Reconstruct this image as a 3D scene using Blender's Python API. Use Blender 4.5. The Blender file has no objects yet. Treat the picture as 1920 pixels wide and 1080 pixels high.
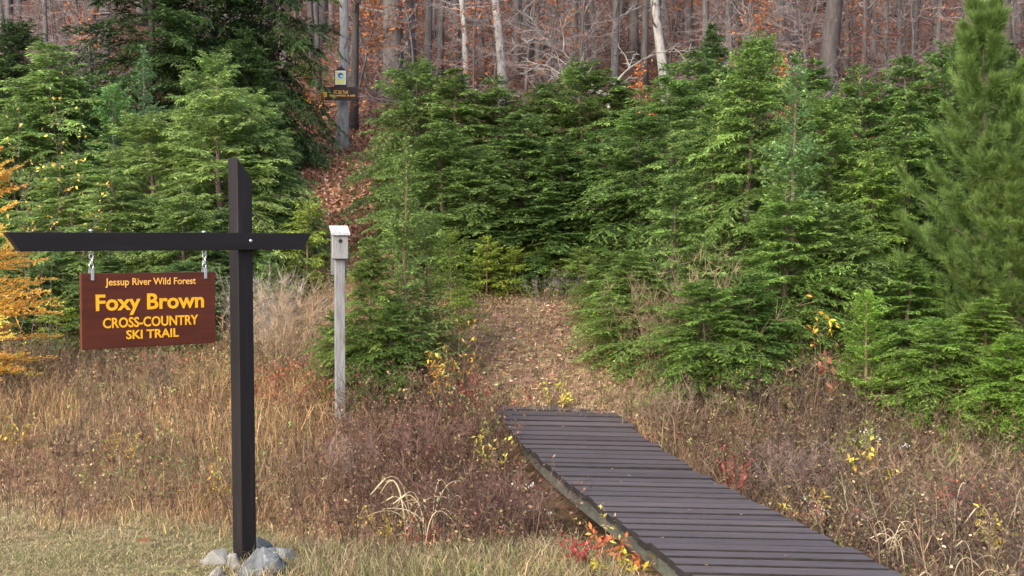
import bpy, bmesh, math, random
import numpy as np
from mathutils import Vector, Matrix, noise as mnoise

C = bpy.context.scene
COL = C.collection
R = math.radians

# ------------------------------------------------------------------ camera, sky, sun, exposure
F = 2400.0                                   # focal length in photo pixels (1920 wide)
CAM_H = 1.6
PITCH = math.atan(66.0 / F)
cam_d = bpy.data.cameras.new("camera")
cam_d.sensor_width = 36.0
cam_d.lens = 36.0 * F / 1920.0
cam_d.clip_start = 0.1
cam_d.clip_end = 2000.0
cam = bpy.data.objects.new("camera", cam_d)
COL.objects.link(cam)
cam.location = (0, 0, CAM_H)
cam.rotation_euler = (R(90) - PITCH, 0, 0)
C.camera = cam

SUN_EL, SUN_AZ = R(34), R(214)               # azimuth measured clockwise from +Y (north): sun high, behind and left
world = bpy.data.worlds.new("World")
C.world = world
world.use_nodes = True
wn = world.node_tree
wn.nodes.clear()
sky = wn.nodes.new("ShaderNodeTexSky")
sky.sky_type = 'NISHITA'
sky.sun_disc = False
sky.sun_elevation = SUN_EL
sky.sun_rotation = SUN_AZ
sky.air_density = 1.0
sky.dust_density = 4.0
sky.ozone_density = 0.6
bg = wn.nodes.new("ShaderNodeBackground")
bg.inputs["Strength"].default_value = 0.15
wo = wn.nodes.new("ShaderNodeOutputWorld")
wn.links.new(sky.outputs[0], bg.inputs[0])
wn.links.new(bg.outputs[0], wo.inputs[0])

sun_d = bpy.data.lights.new("sun", 'SUN')
sun_d.energy = 0.7
sun_d.angle = R(40)
sun_d.color = (1.0, 0.97, 0.92)
sun = bpy.data.objects.new("sun", sun_d)
COL.objects.link(sun)
sdir = Vector((math.sin(SUN_AZ) * math.cos(SUN_EL), math.cos(SUN_AZ) * math.cos(SUN_EL), math.sin(SUN_EL)))
sun.rotation_euler = sdir.to_track_quat('Z', 'Y').to_euler()
sun.location = sdir * 30

C.view_settings.view_transform = 'Standard'
C.view_settings.look = 'None'
C.view_settings.exposure = 1.64
C.view_settings.gamma = 1.0
C.view_settings.use_curve_mapping = False
C.cycles.max_bounces = 8
C.cycles.transparent_max_bounces = 8

rng = np.random.default_rng(7)
random.seed(7)


# ------------------------------------------------------------------ small helpers
def px_ray(px, py):
    u = (540.0 - py) / F
    y = math.cos(PITCH) + u * math.sin(PITCH)
    z = -math.sin(PITCH) + u * math.cos(PITCH)
    return ((px - 960.0) / F / y, z / y)


def at(px, py, d):
    rx, rz = px_ray(px, py)
    return (rx * d, d, CAM_H + rz * d)


def xat(px, d):
    return px_ray(px, 540)[0] * d


def to_px(x, y, z):
    """photo pixel of a world point"""
    zz = z - CAM_H
    f = y * math.cos(PITCH) - zz * math.sin(PITCH)
    u = y * math.sin(PITCH) + zz * math.cos(PITCH)
    return 960 + F * x / f, 540 - F * u / f


P1 = np.array([(-20, 0), (0, 0), (6.4, 0), (7.4, -.10), (8.4, -.30), (9.3, .02), (10.2, .30), (12, .78), (13.5, 1.24), (16, 1.6), (20, 2.2),
               (26, 3.65), (40, 7.2), (60, 12.2), (100, 22.5), (220, 54)], float)
P2 = np.array([(-20, 0), (0, 0), (7.0, 0), (8.0, -.05), (8.7, -.16), (9.4, .08), (10.2, .28), (11.5, .45), (13, .68), (15, 1.15), (20, 2.2),
               (26, 3.65), (40, 7.2), (60, 12.2), (100, 22.5), (220, 54)], float)


def smooth(a, b, x):
    t = np.clip((x - a) / (b - a), 0, 1)
    return t * t * (3 - 2 * t)


def ground(x, y):
    x = np.asarray(x, float)
    y = np.asarray(y, float)
    def prof(P):
        w = 0.35 + 0.02 * np.maximum(y, 0)
        s = 0
        for k in (-1, -.5, 0, .5, 1):
            s = s + np.interp(y + k * w, P[:, 0], P[:, 1])
        return s / 5
    m = smooth(-2.4, -0.9, x)
    z = prof(P1) * m + prof(P2) * (1 - m)
    amp = 0.02 + 0.03 * smooth(7, 10, y) + 0.25 * smooth(28, 60, y)
    z = z + amp * (np.sin(x * 2.1 + 1.3 * np.sin(y * 1.1)) * np.cos(y * 1.7 + .6 * x) * .5
                   + np.sin(x * .55 + .8) * np.cos(y * .43 + 2) * .7)
    return z


TRAIL = np.array([(9, .55), (10.2, .34), (12.3, .17), (13.5, -.15), (16, -1.3), (20, -2.62), (23.5, -3.05), (26, -3.38), (32, -4.3), (44, -7)], float)
def trail_x(y):
    return np.interp(y, TRAIL[:, 0], TRAIL[:, 1])

def bridge_l(y): return .02 + .212 * (9.46 - y)
def bridge_r(y): return .985 + .221 * (9.46 - y)


def setprops(o, label=None, cat=None, group=None, kind=None):
    if label: o["label"] = label
    if cat: o["category"] = cat
    if group: o["group"] = group
    if kind: o["kind"] = kind
    return o


def empty(name, loc, label, cat, group=None, rotz=0.0):
    o = bpy.data.objects.new(name, None)
    o.empty_display_size = .1
    COL.objects.link(o)
    o.location = loc
    o.rotation_euler = (0, 0, rotz)
    return setprops(o, label, cat, group)


def link(name, me, mat=None, parent=None):
    o = bpy.data.objects.new(name, me)
    COL.objects.link(o)
    if mat is not None and len(me.materials) == 0:
        me.materials.append(mat)
    if parent is not None:
        o.parent = parent
    return o


class MB:
    """numpy mesh collector: polygons with any corner count plus a per-vertex colour"""
    def __init__(s):
        s.v, s.c, s.f, s.n = [], [], [], 0

    def add(s, verts, faces, col):
        verts = np.asarray(verts, float).reshape(-1, 3)
        col = np.asarray(col, float)
        if col.ndim == 1:
            col = np.broadcast_to(col, (len(verts), 3))
        s.v.append(verts)
        s.c.append(col)
        for fa in (faces if isinstance(faces, list) else [faces]):
            s.f.append(np.asarray(fa, np.int64) + s.n)
        s.n += len(verts)

    def quads(s, P, D, N, L, W, col, mid=.45, droop=0.0):
        """leaf-like diamonds: base point, direction, normal hint, length, width"""
        P = np.asarray(P, float); n = len(P)
        if n == 0: return
        D = norm(D); S = norm(np.cross(D, N)); L = np.broadcast_to(L, (n,))[:, None]; W = np.broadcast_to(W, (n,))[:, None]
        dz = np.zeros((n, 3)); dz[:, 2:] = -droop * L
        V = np.stack([P, P + D * L * mid + S * W * .5, P + D * L + dz, P + D * L * mid - S * W * .5], 1)
        col = np.asarray(col, float)
        if col.ndim == 1: col = np.broadcast_to(col, (n, 3))
        s.add(V, np.arange(n * 4).reshape(n, 4), np.repeat(col, 4, 0))

    def blades(s, P, D, H, W, bend, col, face=None):
        """grass blades: root, lean direction (horizontal), height, width, bend amount"""
        P = np.asarray(P, float); n = len(P)
        if n == 0: return
        H = np.broadcast_to(H, (n,))[:, None]; W = np.broadcast_to(W, (n,))[:, None]; bend = np.broadcast_to(bend, (n,))[:, None]
        ang = rng.uniform(0, 2 * np.pi, n)
        S = np.stack([np.cos(ang), np.sin(ang), np.zeros(n)], 1)
        Z = np.array([0, 0, 1.0])
        m = P + Z * H * .55 + D * H * bend * .3
        t = P + Z * H * (1 - .35 * np.minimum(bend, 1.4)) + D * H * bend
        V = np.stack([P - S * W * .5, P + S * W * .5, m + S * W * .4, m - S * W * .4, t], 1)
        b = np.arange(n)[:, None] * 5
        col = np.asarray(col, float)
        if col.ndim == 1: col = np.broadcast_to(col, (n, 3))
        s.add(V, [b + np.array([0, 1, 2, 3]), b + np.array([3, 2, 4])], np.repeat(col, 5, 0))

    def prisms(s, A, B, ra, rb, col, k=3):
        A = np.asarray(A, float).reshape(-1, 3); B = np.asarray(B, float).reshape(-1, 3); n = len(A)
        if n == 0: return
        ra = np.broadcast_to(ra, (n,))[:, None]; rb = np.broadcast_to(rb, (n,))[:, None]
        D = norm(B - A)
        ref = np.where(np.abs(D[:, 2:]) > .9, np.array([[1.0, 0, 0]]), np.array([[0, 0, 1.0]]))
        U = norm(np.cross(D, ref)); Vv = np.cross(D, U)
        ring = []
        for base, r in ((A, ra), (B, rb)):
            for i in range(k):
                a = 2 * np.pi * i / k
                ring.append(base + r * (U * math.cos(a) + Vv * math.sin(a)))
        V = np.stack(ring, 1)
        b = np.arange(n)[:, None] * (2 * k)
        fs = [b + np.array([i, (i + 1) % k, k + (i + 1) % k, k + i]) for i in range(k)]
        col = np.asarray(col, float)
        if col.ndim == 1: col = np.broadcast_to(col, (n, 3))
        s.add(V, fs, np.repeat(col, 2 * k, 0))

    def tube(s, pts, radii, col, k=8, cap=True):
        pts = np.asarray(pts, float); n = len(pts)
        T = norm(np.gradient(pts, axis=0))
        U = norm(np.cross(T, np.array([.3, .9, .1]) if abs(T[0][2]) > .5 else np.array([0, 0, 1.0])))
        W = np.cross(T, U)
        a = np.arange(k) * 2 * np.pi / k
        V = pts[:, None] + np.asarray(radii, float)[:, None, None] * (U[:, None] * np.cos(a)[None, :, None] + W[:, None] * np.sin(a)[None, :, None])
        i = np.arange(n - 1)[:, None] * k; j = np.arange(k)[None, :]; j2 = (j + 1) % k
        fa = np.stack([i + j, i + j2, i + k + j2, i + k + j], -1).reshape(-1, 4)
        fs = [fa]
        if cap:
            fs += [np.arange(k)[None, ::-1], (n - 1) * k + np.arange(k)[None, :]]
        s.add(V.reshape(-1, 3), fs, col)

    def mesh(s, name, smooth_shade=False):
        me = bpy.data.meshes.new(name)
        V = np.concatenate(s.v); Cc = np.concatenate(s.c)
        me.vertices.add(len(V)); me.vertices.foreach_set("co", V.astype(np.float32).ravel())
        loops = np.concatenate([f.ravel() for f in s.f]).astype(np.int32)
        tot = np.concatenate([np.full(len(f), f.shape[1]) for f in s.f]).astype(np.int32)
        start = np.concatenate([[0], np.cumsum(tot)[:-1]]).astype(np.int32)
        me.loops.add(len(loops)); me.loops.foreach_set("vertex_index", loops)
        me.polygons.add(len(tot)); me.polygons.foreach_set("loop_start", start); me.polygons.foreach_set("loop_total", tot)
        if smooth_shade:
            me.polygons.foreach_set("use_smooth", np.ones(len(tot), bool))
        at_ = me.attributes.new("col", 'FLOAT_COLOR', 'POINT')
        at_.data.foreach_set("color", np.concatenate([Cc, np.ones((len(Cc), 1))], 1).astype(np.float32).ravel())
        me.update(calc_edges=True)
        return me


def norm(a):
    a = np.asarray(a, float)
    return a / np.maximum(np.linalg.norm(a, axis=-1, keepdims=True), 1e-9)


def vary(col, n, amt=.2, hue=.06):
    """n colours around col"""
    col = np.asarray(col, float)
    v = np.exp(rng.normal(0, amt, (n, 1))) * np.exp(rng.normal(0, hue, (n, 3)))
    return np.clip(col * v, 0, 1)


def pick(cols, w, n, amt=.2, hue=.06):
    cols = np.asarray(cols, float)
    i = rng.choice(len(cols), n, p=np.asarray(w, float) / np.sum(w))
    return np.clip(cols[i] * np.exp(rng.normal(0, amt, (n, 1))) * np.exp(rng.normal(0, hue, (n, 3))), 0, 1)


# ------------------------------------------------------------------ materials
def newmat(name):
    m = bpy.data.materials.new(name)
    m.use_nodes = True
    nt = m.node_tree
    b = nt.nodes["Principled BSDF"]
    return m, nt, b


def mat_plant(name, transl=.3, rough=.65, hue=True, spec=.25):
    """leaf and stem material: colour of the mesh, varied from plant to plant"""
    m, nt, b = newmat(name)
    N, Lk = nt.nodes, nt.links
    a = N.new("ShaderNodeAttribute"); a.attribute_name = "col"
    info = N.new("ShaderNodeObjectInfo")
    mul = N.new("ShaderNodeMix"); mul.data_type = 'RGBA'; mul.blend_type = 'MULTIPLY'; mul.inputs[0].default_value = 1
    Lk.new(a.outputs["Color"], mul.inputs[6]); Lk.new(info.outputs["Color"], mul.inputs[7])
    Lk.new(mul.outputs[2], b.inputs["Base Color"])
    b.inputs["Roughness"].default_value = rough
    b.inputs["Specular IOR Level"].default_value = spec
    if transl > 0:
        t = N.new("ShaderNodeBsdfTranslucent"); Lk.new(mul.outputs[2], t.inputs["Color"])
        mx = N.new("ShaderNodeMixShader"); mx.inputs[0].default_value = transl
        Lk.new(b.outputs[0], mx.inputs[1]); Lk.new(t.outputs[0], mx.inputs[2])
        Lk.new(mx.outputs[0], N["Material Output"].inputs["Surface"])
    return m


def mat_noise(name, c1, c2, scale=(8, 8, 8), rough=.7, c3=None, c3pos=(.62, .7), c3scale=None, bump=.2, detail=8, spec=.3, bump_dist=.01, coord="Object"):
    """two-tone noise with optional patches of a third colour; all in the object's own space"""
    m, nt, b = newmat(name)
    N, Lk = nt.nodes, nt.links
    tc = N.new("ShaderNodeTexCoord"); mp = N.new("ShaderNodeMapping"); mp.inputs["Scale"].default_value = scale
    info = N.new("ShaderNodeObjectInfo")
    add = N.new("ShaderNodeVectorMath"); add.operation = 'ADD'
    mulr = N.new("ShaderNodeMath"); mulr.operation = 'MULTIPLY'; mulr.inputs[1].default_value = 37.0
    Lk.new(info.outputs["Random"], mulr.inputs[0]); Lk.new(tc.outputs[coord], mp.inputs[0]); Lk.new(mp.outputs[0], add.inputs[0]); Lk.new(mulr.outputs[0], add.inputs[1])
    n = N.new("ShaderNodeTexNoise"); n.inputs["Scale"].default_value = 1; n.inputs["Detail"].default_value = detail; n.inputs["Roughness"].default_value = .65
    Lk.new(add.outputs[0], n.inputs["Vector"])
    r = N.new("ShaderNodeValToRGB"); r.color_ramp.elements[0].position = .36; r.color_ramp.elements[1].position = .66
    r.color_ramp.elements[0].color = (*c1, 1); r.color_ramp.elements[1].color = (*c2, 1)
    Lk.new(n.outputs["Fac"], r.inputs[0])
    out = r.outputs[0]
    if c3 is not None:
        mp2 = N.new("ShaderNodeMapping"); mp2.inputs["Scale"].default_value = c3scale or scale
        Lk.new(tc.outputs[coord], mp2.inputs[0])
        n2 = N.new("ShaderNodeTexNoise"); n2.inputs["Scale"].default_value = 1; n2.inputs["Detail"].default_value = 6
        ad2 = N.new("ShaderNodeVectorMath"); ad2.operation = 'ADD'
        Lk.new(mp2.outputs[0], ad2.inputs[0]); Lk.new(mulr.outputs[0], ad2.inputs[1]); Lk.new(ad2.outputs[0], n2.inputs["Vector"])
        r2 = N.new("ShaderNodeValToRGB"); r2.color_ramp.elements[0].position = c3pos[0]; r2.color_ramp.elements[1].position = c3pos[1]
        Lk.new(n2.outputs["Fac"], r2.inputs[0])
        mx = N.new("ShaderNodeMix"); mx.data_type = 'RGBA'
        Lk.new(r2.outputs[0], mx.inputs[0]); Lk.new(out, mx.inputs[6]); mx.inputs[7].default_value = (*c3, 1)
        out = mx.outputs[2]
    mul = N.new("ShaderNodeMix"); mul.data_type = 'RGBA'; mul.blend_type = 'MULTIPLY'; mul.inputs[0].default_value = 1
    Lk.new(out, mul.inputs[6]); Lk.new(info.outputs["Color"], mul.inputs[7])
    Lk.new(mul.outputs[2], b.inputs["Base Color"])
    b.inputs["Roughness"].default_value = rough
    b.inputs["Specular IOR Level"].default_value = spec
    if bump:
        bp = N.new("ShaderNodeBump"); bp.inputs["Strength"].default_value = bump; bp.inputs["Distance"].default_value = bump_dist
        Lk.new(n.outputs["Fac"], bp.inputs["Height"]); Lk.new(bp.outputs[0], b.inputs["Normal"])
    return m


def mat_flat(name, col, rough=.5, metal=0.0, spec=.4, wob=.06):
    c = np.array(col)
    m = mat_noise(name, tuple(c * (1 - wob)), tuple(np.minimum(c * (1 + wob), 1)), (14, 14, 14), rough, bump=.05, spec=spec)
    m.node_tree.nodes["Principled BSDF"].inputs["Metallic"].default_value = metal
    return m


M = {}
M['needle'] = mat_plant("conifer_needles", .38, .5)
M['leaf'] = mat_plant("dead_and_live_leaves", .3, .7)
M['dry'] = mat_plant("dry_grass", .25, .75, spec=.15)
M['stem'] = mat_plant("stems", 0, .8)
M['bark_conifer'] = mat_noise("conifer_bark", (.06, .05, .045), (.16, .14, .12), (30, 30, 8), .9)
M['bark_grey'] = mat_noise("grey_bark", (.056, .051, .049), (.118, .108, .104), (14, 14, 3), .9, c3=(.06, .055, .055), c3pos=(.58, .64), c3scale=(5, 5, 2.2), bump=.4)
M['bark_pale'] = mat_noise("pale_lichen_bark", (.17, .165, .16), (.32, .31, .30), (18, 18, 6), .9, c3=(.07, .065, .063), c3pos=(.60, .66), c3scale=(9, 9, 5), bump=.4)
M['bark_dark'] = mat_noise("dark_bark", (.05, .045, .045), (.13, .115, .11), (20, 20, 3), .9, bump=.5)
M['stain'] = mat_noise("dark_stained_timber", (.0055, .004, .0045), (.011, .0085, .0098), (60, 60, 3), .55, c3=(.017, .0135, .015), c3pos=(.6, .75), c3scale=(30, 30, 2), bump=.25, bump_dist=.003)
M['stain_beam'] = mat_noise("dark_stained_beam", (.0055, .004, .0045), (.011, .0085, .0098), (3, 60, 60), .55, c3=(.017, .0135, .015), c3pos=(.6, .75), c3scale=(2, 30, 30), bump=.25, bump_dist=.003)
M['weathered'] = mat_noise("weathered_grey_wood", (.11, .113, .12), (.225, .23, .24), (45, 45, 4), .85, c3=(.12, .10, .09), c3pos=(.6, .7), c3scale=(20, 20, 5), bump=.4, bump_dist=.003)
M['roof'] = mat_noise("lichen_white_roof_wood", (.26, .272, .272), (.42, .435, .435), (40, 12, 12), .9, c3=(.2, .2, .2), c3pos=(.56, .66), c3scale=(60, 14, 14), bump=.4, bump_dist=.003)
M['signbrown'] = mat_noise("brown_sign_paint", (.066, .0138, .006), (.092, .0200, .0086), (3, 20, 26), .5, bump=.12, bump_dist=.002)
M['signback'] = mat_flat("dark_brown_board", (.022, .010, .008), .6)
M['yellow'] = mat_flat("yellow_lettering", (.80, .40, .012), .5)
M['paleyellow'] = mat_flat("pale_yellow_lettering", (.80, .42, .09), .5)
M['galv'] = mat_flat("galvanised_steel", (.62, .64, .66), .35, .9)
M['hole'] = mat_flat("dark_inside", (.01, .009, .008), .9)
M['deck'] = mat_noise("brown_stained_planks", (.043, .033, .0335), (.092, .0715, .072), (2.2, 70, 70), .6, c3=(.026, .02, .021), c3pos=(.6, .72), c3scale=(3, 22, 22), bump=.35, bump_dist=.004, spec=.5)
M['stringer'] = mat_noise("grey_green_treated_timber", (.06, .064, .052), (.115, .12, .10), (40, 3, 40), .85, c3=(.07, .075, .05), c3pos=(.55, .7), c3scale=(12, 2, 12), bump=.3)
M['rock_blue'] = mat_noise("blue_grey_rock", (.05, .056, .063), (.135, .146, .155), (9, 9, 9), .8, c3=(.30, .315, .33), c3pos=(.62, .7), c3scale=(7, 7, 12), bump=.6, bump_dist=.02)
M['rock_pale'] = mat_noise("pale_rock", (.13, .127, .112), (.26, .25, .225), (10, 10, 10), .85, c3=(.22, .22, .2), c3pos=(.6, .7), bump=.5, bump_dist=.015)
M['marker_yellow'] = mat_flat("pale_yellow_marker", (.70, .66, .24), .5)
M['marker_white'] = mat_flat("white_marker_border", (.7, .7, .66), .5)
M['marker_blue'] = mat_flat("blue_emblem", (.03, .10, .30), .5)
M['marker_light'] = mat_flat("light_blue_emblem", (.35, .55, .65), .5)


M['deck_edge'] = mat_noise("shaded_plank_edges", (.010, .008, .008), (.022, .018, .017), (20, 20, 20), .8, bump=.2, bump_dist=.003)  # plank sides: shade of the gaps put into the colour, over dark stain


# ground material: painted by where the lawn, field, trail and wood floor lie
def mat_ground():
    m, nt, b = newmat("ground_cover")
    N, Lk = nt.nodes, nt.links
    a = N.new("ShaderNodeAttribute"); a.attribute_name = "col"
    tc = N.new("ShaderNodeTexCoord")
    n1 = N.new("ShaderNodeTexNoise"); n1.inputs["Scale"].default_value = 14; n1.inputs["Detail"].default_value = 10; n1.inputs["Roughness"].default_value = .75
    n2 = N.new("ShaderNodeTexVoronoi"); n2.inputs["Scale"].default_value = 11
    Lk.new(tc.outputs["Object"], n1.inputs["Vector"]); Lk.new(tc.outputs["Object"], n2.inputs["Vector"])
    r = N.new("ShaderNodeValToRGB"); r.color_ramp.elements[0].position = .3; r.color_ramp.elements[1].position = .72
    r.color_ramp.elements[0].color = (.35, .33, .33, 1); r.color_ramp.elements[1].color = (1.6, 1.55, 1.5, 1)
    Lk.new(n1.outputs["Fac"], r.inputs[0])
    mul = N.new("ShaderNodeMix"); mul.data_type = 'RGBA'; mul.blend_type = 'MULTIPLY'; mul.inputs[0].default_value = 1
    Lk.new(a.outputs["Color"], mul.inputs[6]); Lk.new(r.outputs[0], mul.inputs[7])
    hs = N.new("ShaderNodeHueSaturation")
    mr = N.new("ShaderNodeMapRange"); mr.inputs[3].default_value = .6; mr.inputs[4].default_value = 1.5
    sep = N.new("ShaderNodeSeparateColor"); Lk.new(n2.outputs["Color"], sep.inputs[0]); Lk.new(sep.outputs[0], mr.inputs[0])
    Lk.new(mr.outputs[0], hs.inputs["Value"]); Lk.new(mul.outputs[2], hs.inputs["Color"])
    mr2 = N.new("ShaderNodeMapRange"); mr2.inputs[3].default_value = .47; mr2.inputs[4].default_value = .53
    Lk.new(sep.outputs[1], mr2.inputs[0]); Lk.new(mr2.outputs[0], hs.inputs["Hue"])
    Lk.new(hs.outputs[0], b.inputs["Base Color"])
    b.inputs["Roughness"].default_value = .95; b.inputs["Specular IOR Level"].default_value = .1
    bp = N.new("ShaderNodeBump"); bp.inputs["Strength"].default_value = .6; bp.inputs["Distance"].default_value = .03
    Lk.new(n1.outputs["Fac"], bp.inputs["Height"]); Lk.new(bp.outputs[0], b.inputs["Normal"])
    return m
M['ground'] = mat_ground()

# ------------------------------------------------------------------ the ground
def lawn_edge(x):
    return np.where(x < -.6, 8.25 + (x + 3.2) * (-.42), 6.95) + .22 * np.sin(x * 3.1 + .6) + .12 * np.sin(x * 7.3) + .08 * np.sin(x * 15.7)

def zones(x, y):
    """weights: lawn, field, trail, wood floor"""
    le = lawn_edge(x)
    lawn = (1 - smooth(le - .9, le + .5, y)) * (1 - smooth(-1.45, -.85, x - .12 * np.sin(y * 6)))
    tw = np.interp(y, [9, 10.2, 12, 13.5, 15, 18, 26, 34], [.7, .75, .78, .7, .6, .6, .95, 1.0])
    tr = (1 - smooth(tw * .8, tw * 1.25, np.abs(x - trail_x(y)))) * smooth(9.6, 10.3, y)
    wood = smooth(15, 17.5, y)
    return lawn, tr, wood

def ground_colour(x, y):
    lawn, tr, wood = zones(x, y)
    n = len(x)
    field = np.array([.150, .098, .056]); cl = np.array([.215, .17, .098]); ct = np.array([.175, .120, .078]); cw = np.array([.062, .033, .021])
    cu = np.array([.11, .06, .04])                 # the leafy upper path
    c = field * np.ones((n, 1))
    c = c * (1 - wood[:, None]) + cw * wood[:, None]
    ctr = ct * (1 - smooth(15, 18, y)[:, None]) + cu * smooth(15, 18, y)[:, None]
    track = np.exp(-((x - trail_x(y) + .12 + .08 * np.sin(y * 2.3)) / .26) ** 2)[:, None] * .45 * (y < 15)[:, None]
    ctr = ctr * (1 - track) + np.array([.095, .062, .042]) * track
    c = c * (1 - tr[:, None]) + ctr * tr[:, None]
    c = c * (1 - lawn[:, None]) + cl * lawn[:, None]
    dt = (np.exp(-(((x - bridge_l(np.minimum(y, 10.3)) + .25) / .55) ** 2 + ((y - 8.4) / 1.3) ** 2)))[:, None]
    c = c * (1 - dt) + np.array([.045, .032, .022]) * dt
    far = smooth(34, 70, y)[:, None]
    c = c * (1 - far) + np.array([.070, .038, .026]) * far
    return c

xs = np.unique(np.concatenate([np.linspace(-5, 5, 101), np.linspace(-14, 14, 71), np.linspace(-110, 110, 89)]))
ys = np.unique(np.concatenate([np.linspace(-20, 5, 12), np.linspace(5, 15, 101), np.linspace(15, 32, 80), np.linspace(32, 80, 70), np.linspace(80, 220, 50)]))
GX, GY = np.meshgrid(xs, ys)
gx, gy = GX.ravel(), GY.ravel()
gz = ground(gx, gy)
g = MB()
ny, nx = GX.shape
ii = (np.arange(ny - 1)[:, None] * nx + np.arange(nx - 1)[None, :]).ravel()
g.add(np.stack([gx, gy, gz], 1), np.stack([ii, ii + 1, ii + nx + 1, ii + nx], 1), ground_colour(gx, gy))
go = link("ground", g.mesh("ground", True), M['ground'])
setprops(go, kind="structure")


# ------------------------------------------------------------------ conifers
class Kind:
    def __init__(s, name, height, parts):      # parts: list of (part name, mesh, material)
        s.name, s.h, s.parts = name, height, parts
        for _, me, mat in parts:
            me.materials.append(mat)


def spawn(kind, loc, label, cat, group=None, rotz=0.0, s=1.0, sw=None, col=None, name=None, tilt=(0, 0), mats=None):
    root = empty(name or kind.name, loc, label, cat, group, rotz)
    root.rotation_euler = (tilt[0], tilt[1], rotz)
    root.scale = (sw or s, sw or s, s)
    for pn, me, mat in kind.parts:
        o = bpy.data.objects.new(pn, me)
        COL.objects.link(o)
        o.parent = root
        if col is not None: o.color = (*col, 1)
        if mats and pn in mats:
            o.material_slots[0].link = 'OBJECT'
            o.material_slots[0].material = mats[pn]
    return root


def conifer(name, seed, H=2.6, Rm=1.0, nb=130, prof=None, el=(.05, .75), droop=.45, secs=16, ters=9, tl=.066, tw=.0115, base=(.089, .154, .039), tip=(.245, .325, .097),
            up=0.0, barecol=(.1, .08, .065), lead=True, lowcut=.03, sec_angle=52):
    r = np.random.default_rng(seed)
    prof = prof or (lambda t: (1 - t) ** .62 * (1 - .25 * np.exp(-t * 8)) + .05)
    crown, wood = MB(), MB()
    # trunk
    k = 12
    tz = np.linspace(0, 1, k)
    bend = np.cumsum(r.normal(0, .012, (k, 2)), 0) * H * .35
    tp = np.stack([bend[:, 0], bend[:, 1], tz * H], 1)
    wood.tube(tp, .016 * H * (1 - tz) ** .9 + .004, np.array(barecol), 7)
    t = np.sort(lowcut + (.985 - lowcut) * r.uniform(0, 1, nb) ** 1.2)
    az = np.arange(nb) * 2.39996 + r.normal(0, .5, nb)
    L = Rm * prof(t) * r.uniform(.62, 1.2, nb)
    e = el[0] + (el[1] - el[0]) * t ** 1.3 + r.normal(0, .12, nb)
    bx = np.stack([np.interp(t, tz, tp[:, 0]), np.interp(t, tz, tp[:, 1]), t * H], 1)
    dh = np.stack([np.cos(az), np.sin(az), np.zeros(nb)], 1)
    Z = np.array([0, 0, 1.0])
    dr = droop * r.uniform(.6, 1.3, nb) * (1 - .6 * t)
    def bpos(i, s):
        return bx[i] + dh[i] * (L[i] * s * np.cos(e[i]))[:, None] + Z * (L[i] * (np.sin(e[i]) * s - dr[i] * s * s))[:, None]
    def btan(i, s):
        return norm(dh[i] * np.cos(e[i])[:, None] + Z * (np.sin(e[i]) - 2 * dr[i] * s)[:, None])
    all_i = np.arange(nb)
    for s0, s1 in ((0, .35), (.35, .7), (.7, 1)):
        wood.prisms(bpos(all_i, np.full(nb, s0)), bpos(all_i, np.full(nb, s1)), .0055 * L ** .6 * (1.15 - s0), .0055 * L ** .6 * (1.15 - s1) + .0008, np.array(barecol), 3)
    btint = r.normal(0, .22, nb)
    # second order sprays
    i2 = np.repeat(all_i, secs)
    s2 = .1 + .9 * (np.tile(np.arange(secs), nb) + r.uniform(0, 1, nb * secs)) / secs
    side = np.where(np.tile(np.arange(secs), nb) % 2 == 0, 1.0, -1.0)
    p2 = bpos(i2, s2); T2 = btan(i2, s2)
    S = norm(np.cross(np.broadcast_to(Z, T2.shape), T2))
    roll = r.normal(0, .25, nb)[i2]
    Nn = norm(np.cross(T2, S)); S = norm(S * np.cos(roll)[:, None] + Nn * np.sin(roll)[:, None])
    b = np.radians(sec_angle) + r.normal(0, .18, len(i2))
    D2 = norm(T2 * np.cos(b)[:, None] + S * (side * np.sin(b))[:, None] + Z * (r.normal(up, .12, len(i2)))[:, None])
    l2 = (.05 + .31 * L[i2] * (1 - s2 ** 1.6)) * r.uniform(.6, 1.25, len(i2))
    d2 = .22 * r.uniform(.3, 1.5, len(i2))
    def ppos(i, q): return p2[i] + D2[i] * (l2[i] * q)[:, None] - Z * (l2[i] * d2[i] * q * q)[:, None]
    n2 = len(i2)
    a2 = np.arange(n2)
    # third order: needle-bearing twigs
    i3 = np.repeat(a2, ters)
    q3 = .08 + .92 * (np.tile(np.arange(ters), n2) + r.uniform(0, 1, n2 * ters)) / ters
    keep = r.uniform(0, 1, len(i3)) < np.clip(l2[i3] / (ters * .016) + .3, .3, 1) * np.clip(1.5 * L[i2[i3]] / Rm, .14, 1)
    i3, q3 = i3[keep], q3[keep]
    sd = np.where(r.uniform(0, 1, len(i3)) < .5, 1.0, -1.0)
    p3 = ppos(i3, q3)
    T3 = norm(D2[i3] - Z * (2 * d2[i3] * q3)[:, None])
    S3 = norm(np.cross(np.broadcast_to(Z, T3.shape), T3) + r.normal(0, .25, T3.shape))
    an = np.radians(44) + r.normal(0, .25, len(i3))
    D3 = norm(T3 * np.cos(an)[:, None] + S3 * (sd * np.sin(an))[:, None] + Z * r.normal(up - .08, .15, len(i3))[:, None])
    l3 = tl * r.uniform(.55, 1.3, len(i3)) * (1.1 - .5 * q3)
    outer = np.clip(s2[i2 * 0 + np.arange(n2)][i3] * .7 + q3 * .5 - .35, 0, 1)
    v = np.exp(btint[i2[i3]] + r.normal(0, .25, len(i3)))[:, None]
    base, tip = np.array(base), np.array(tip)
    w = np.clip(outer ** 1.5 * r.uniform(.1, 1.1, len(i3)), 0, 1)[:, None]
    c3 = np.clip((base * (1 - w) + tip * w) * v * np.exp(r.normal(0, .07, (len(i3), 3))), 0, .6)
    hint = norm(Z + r.normal(0, .75, D3.shape))
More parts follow.
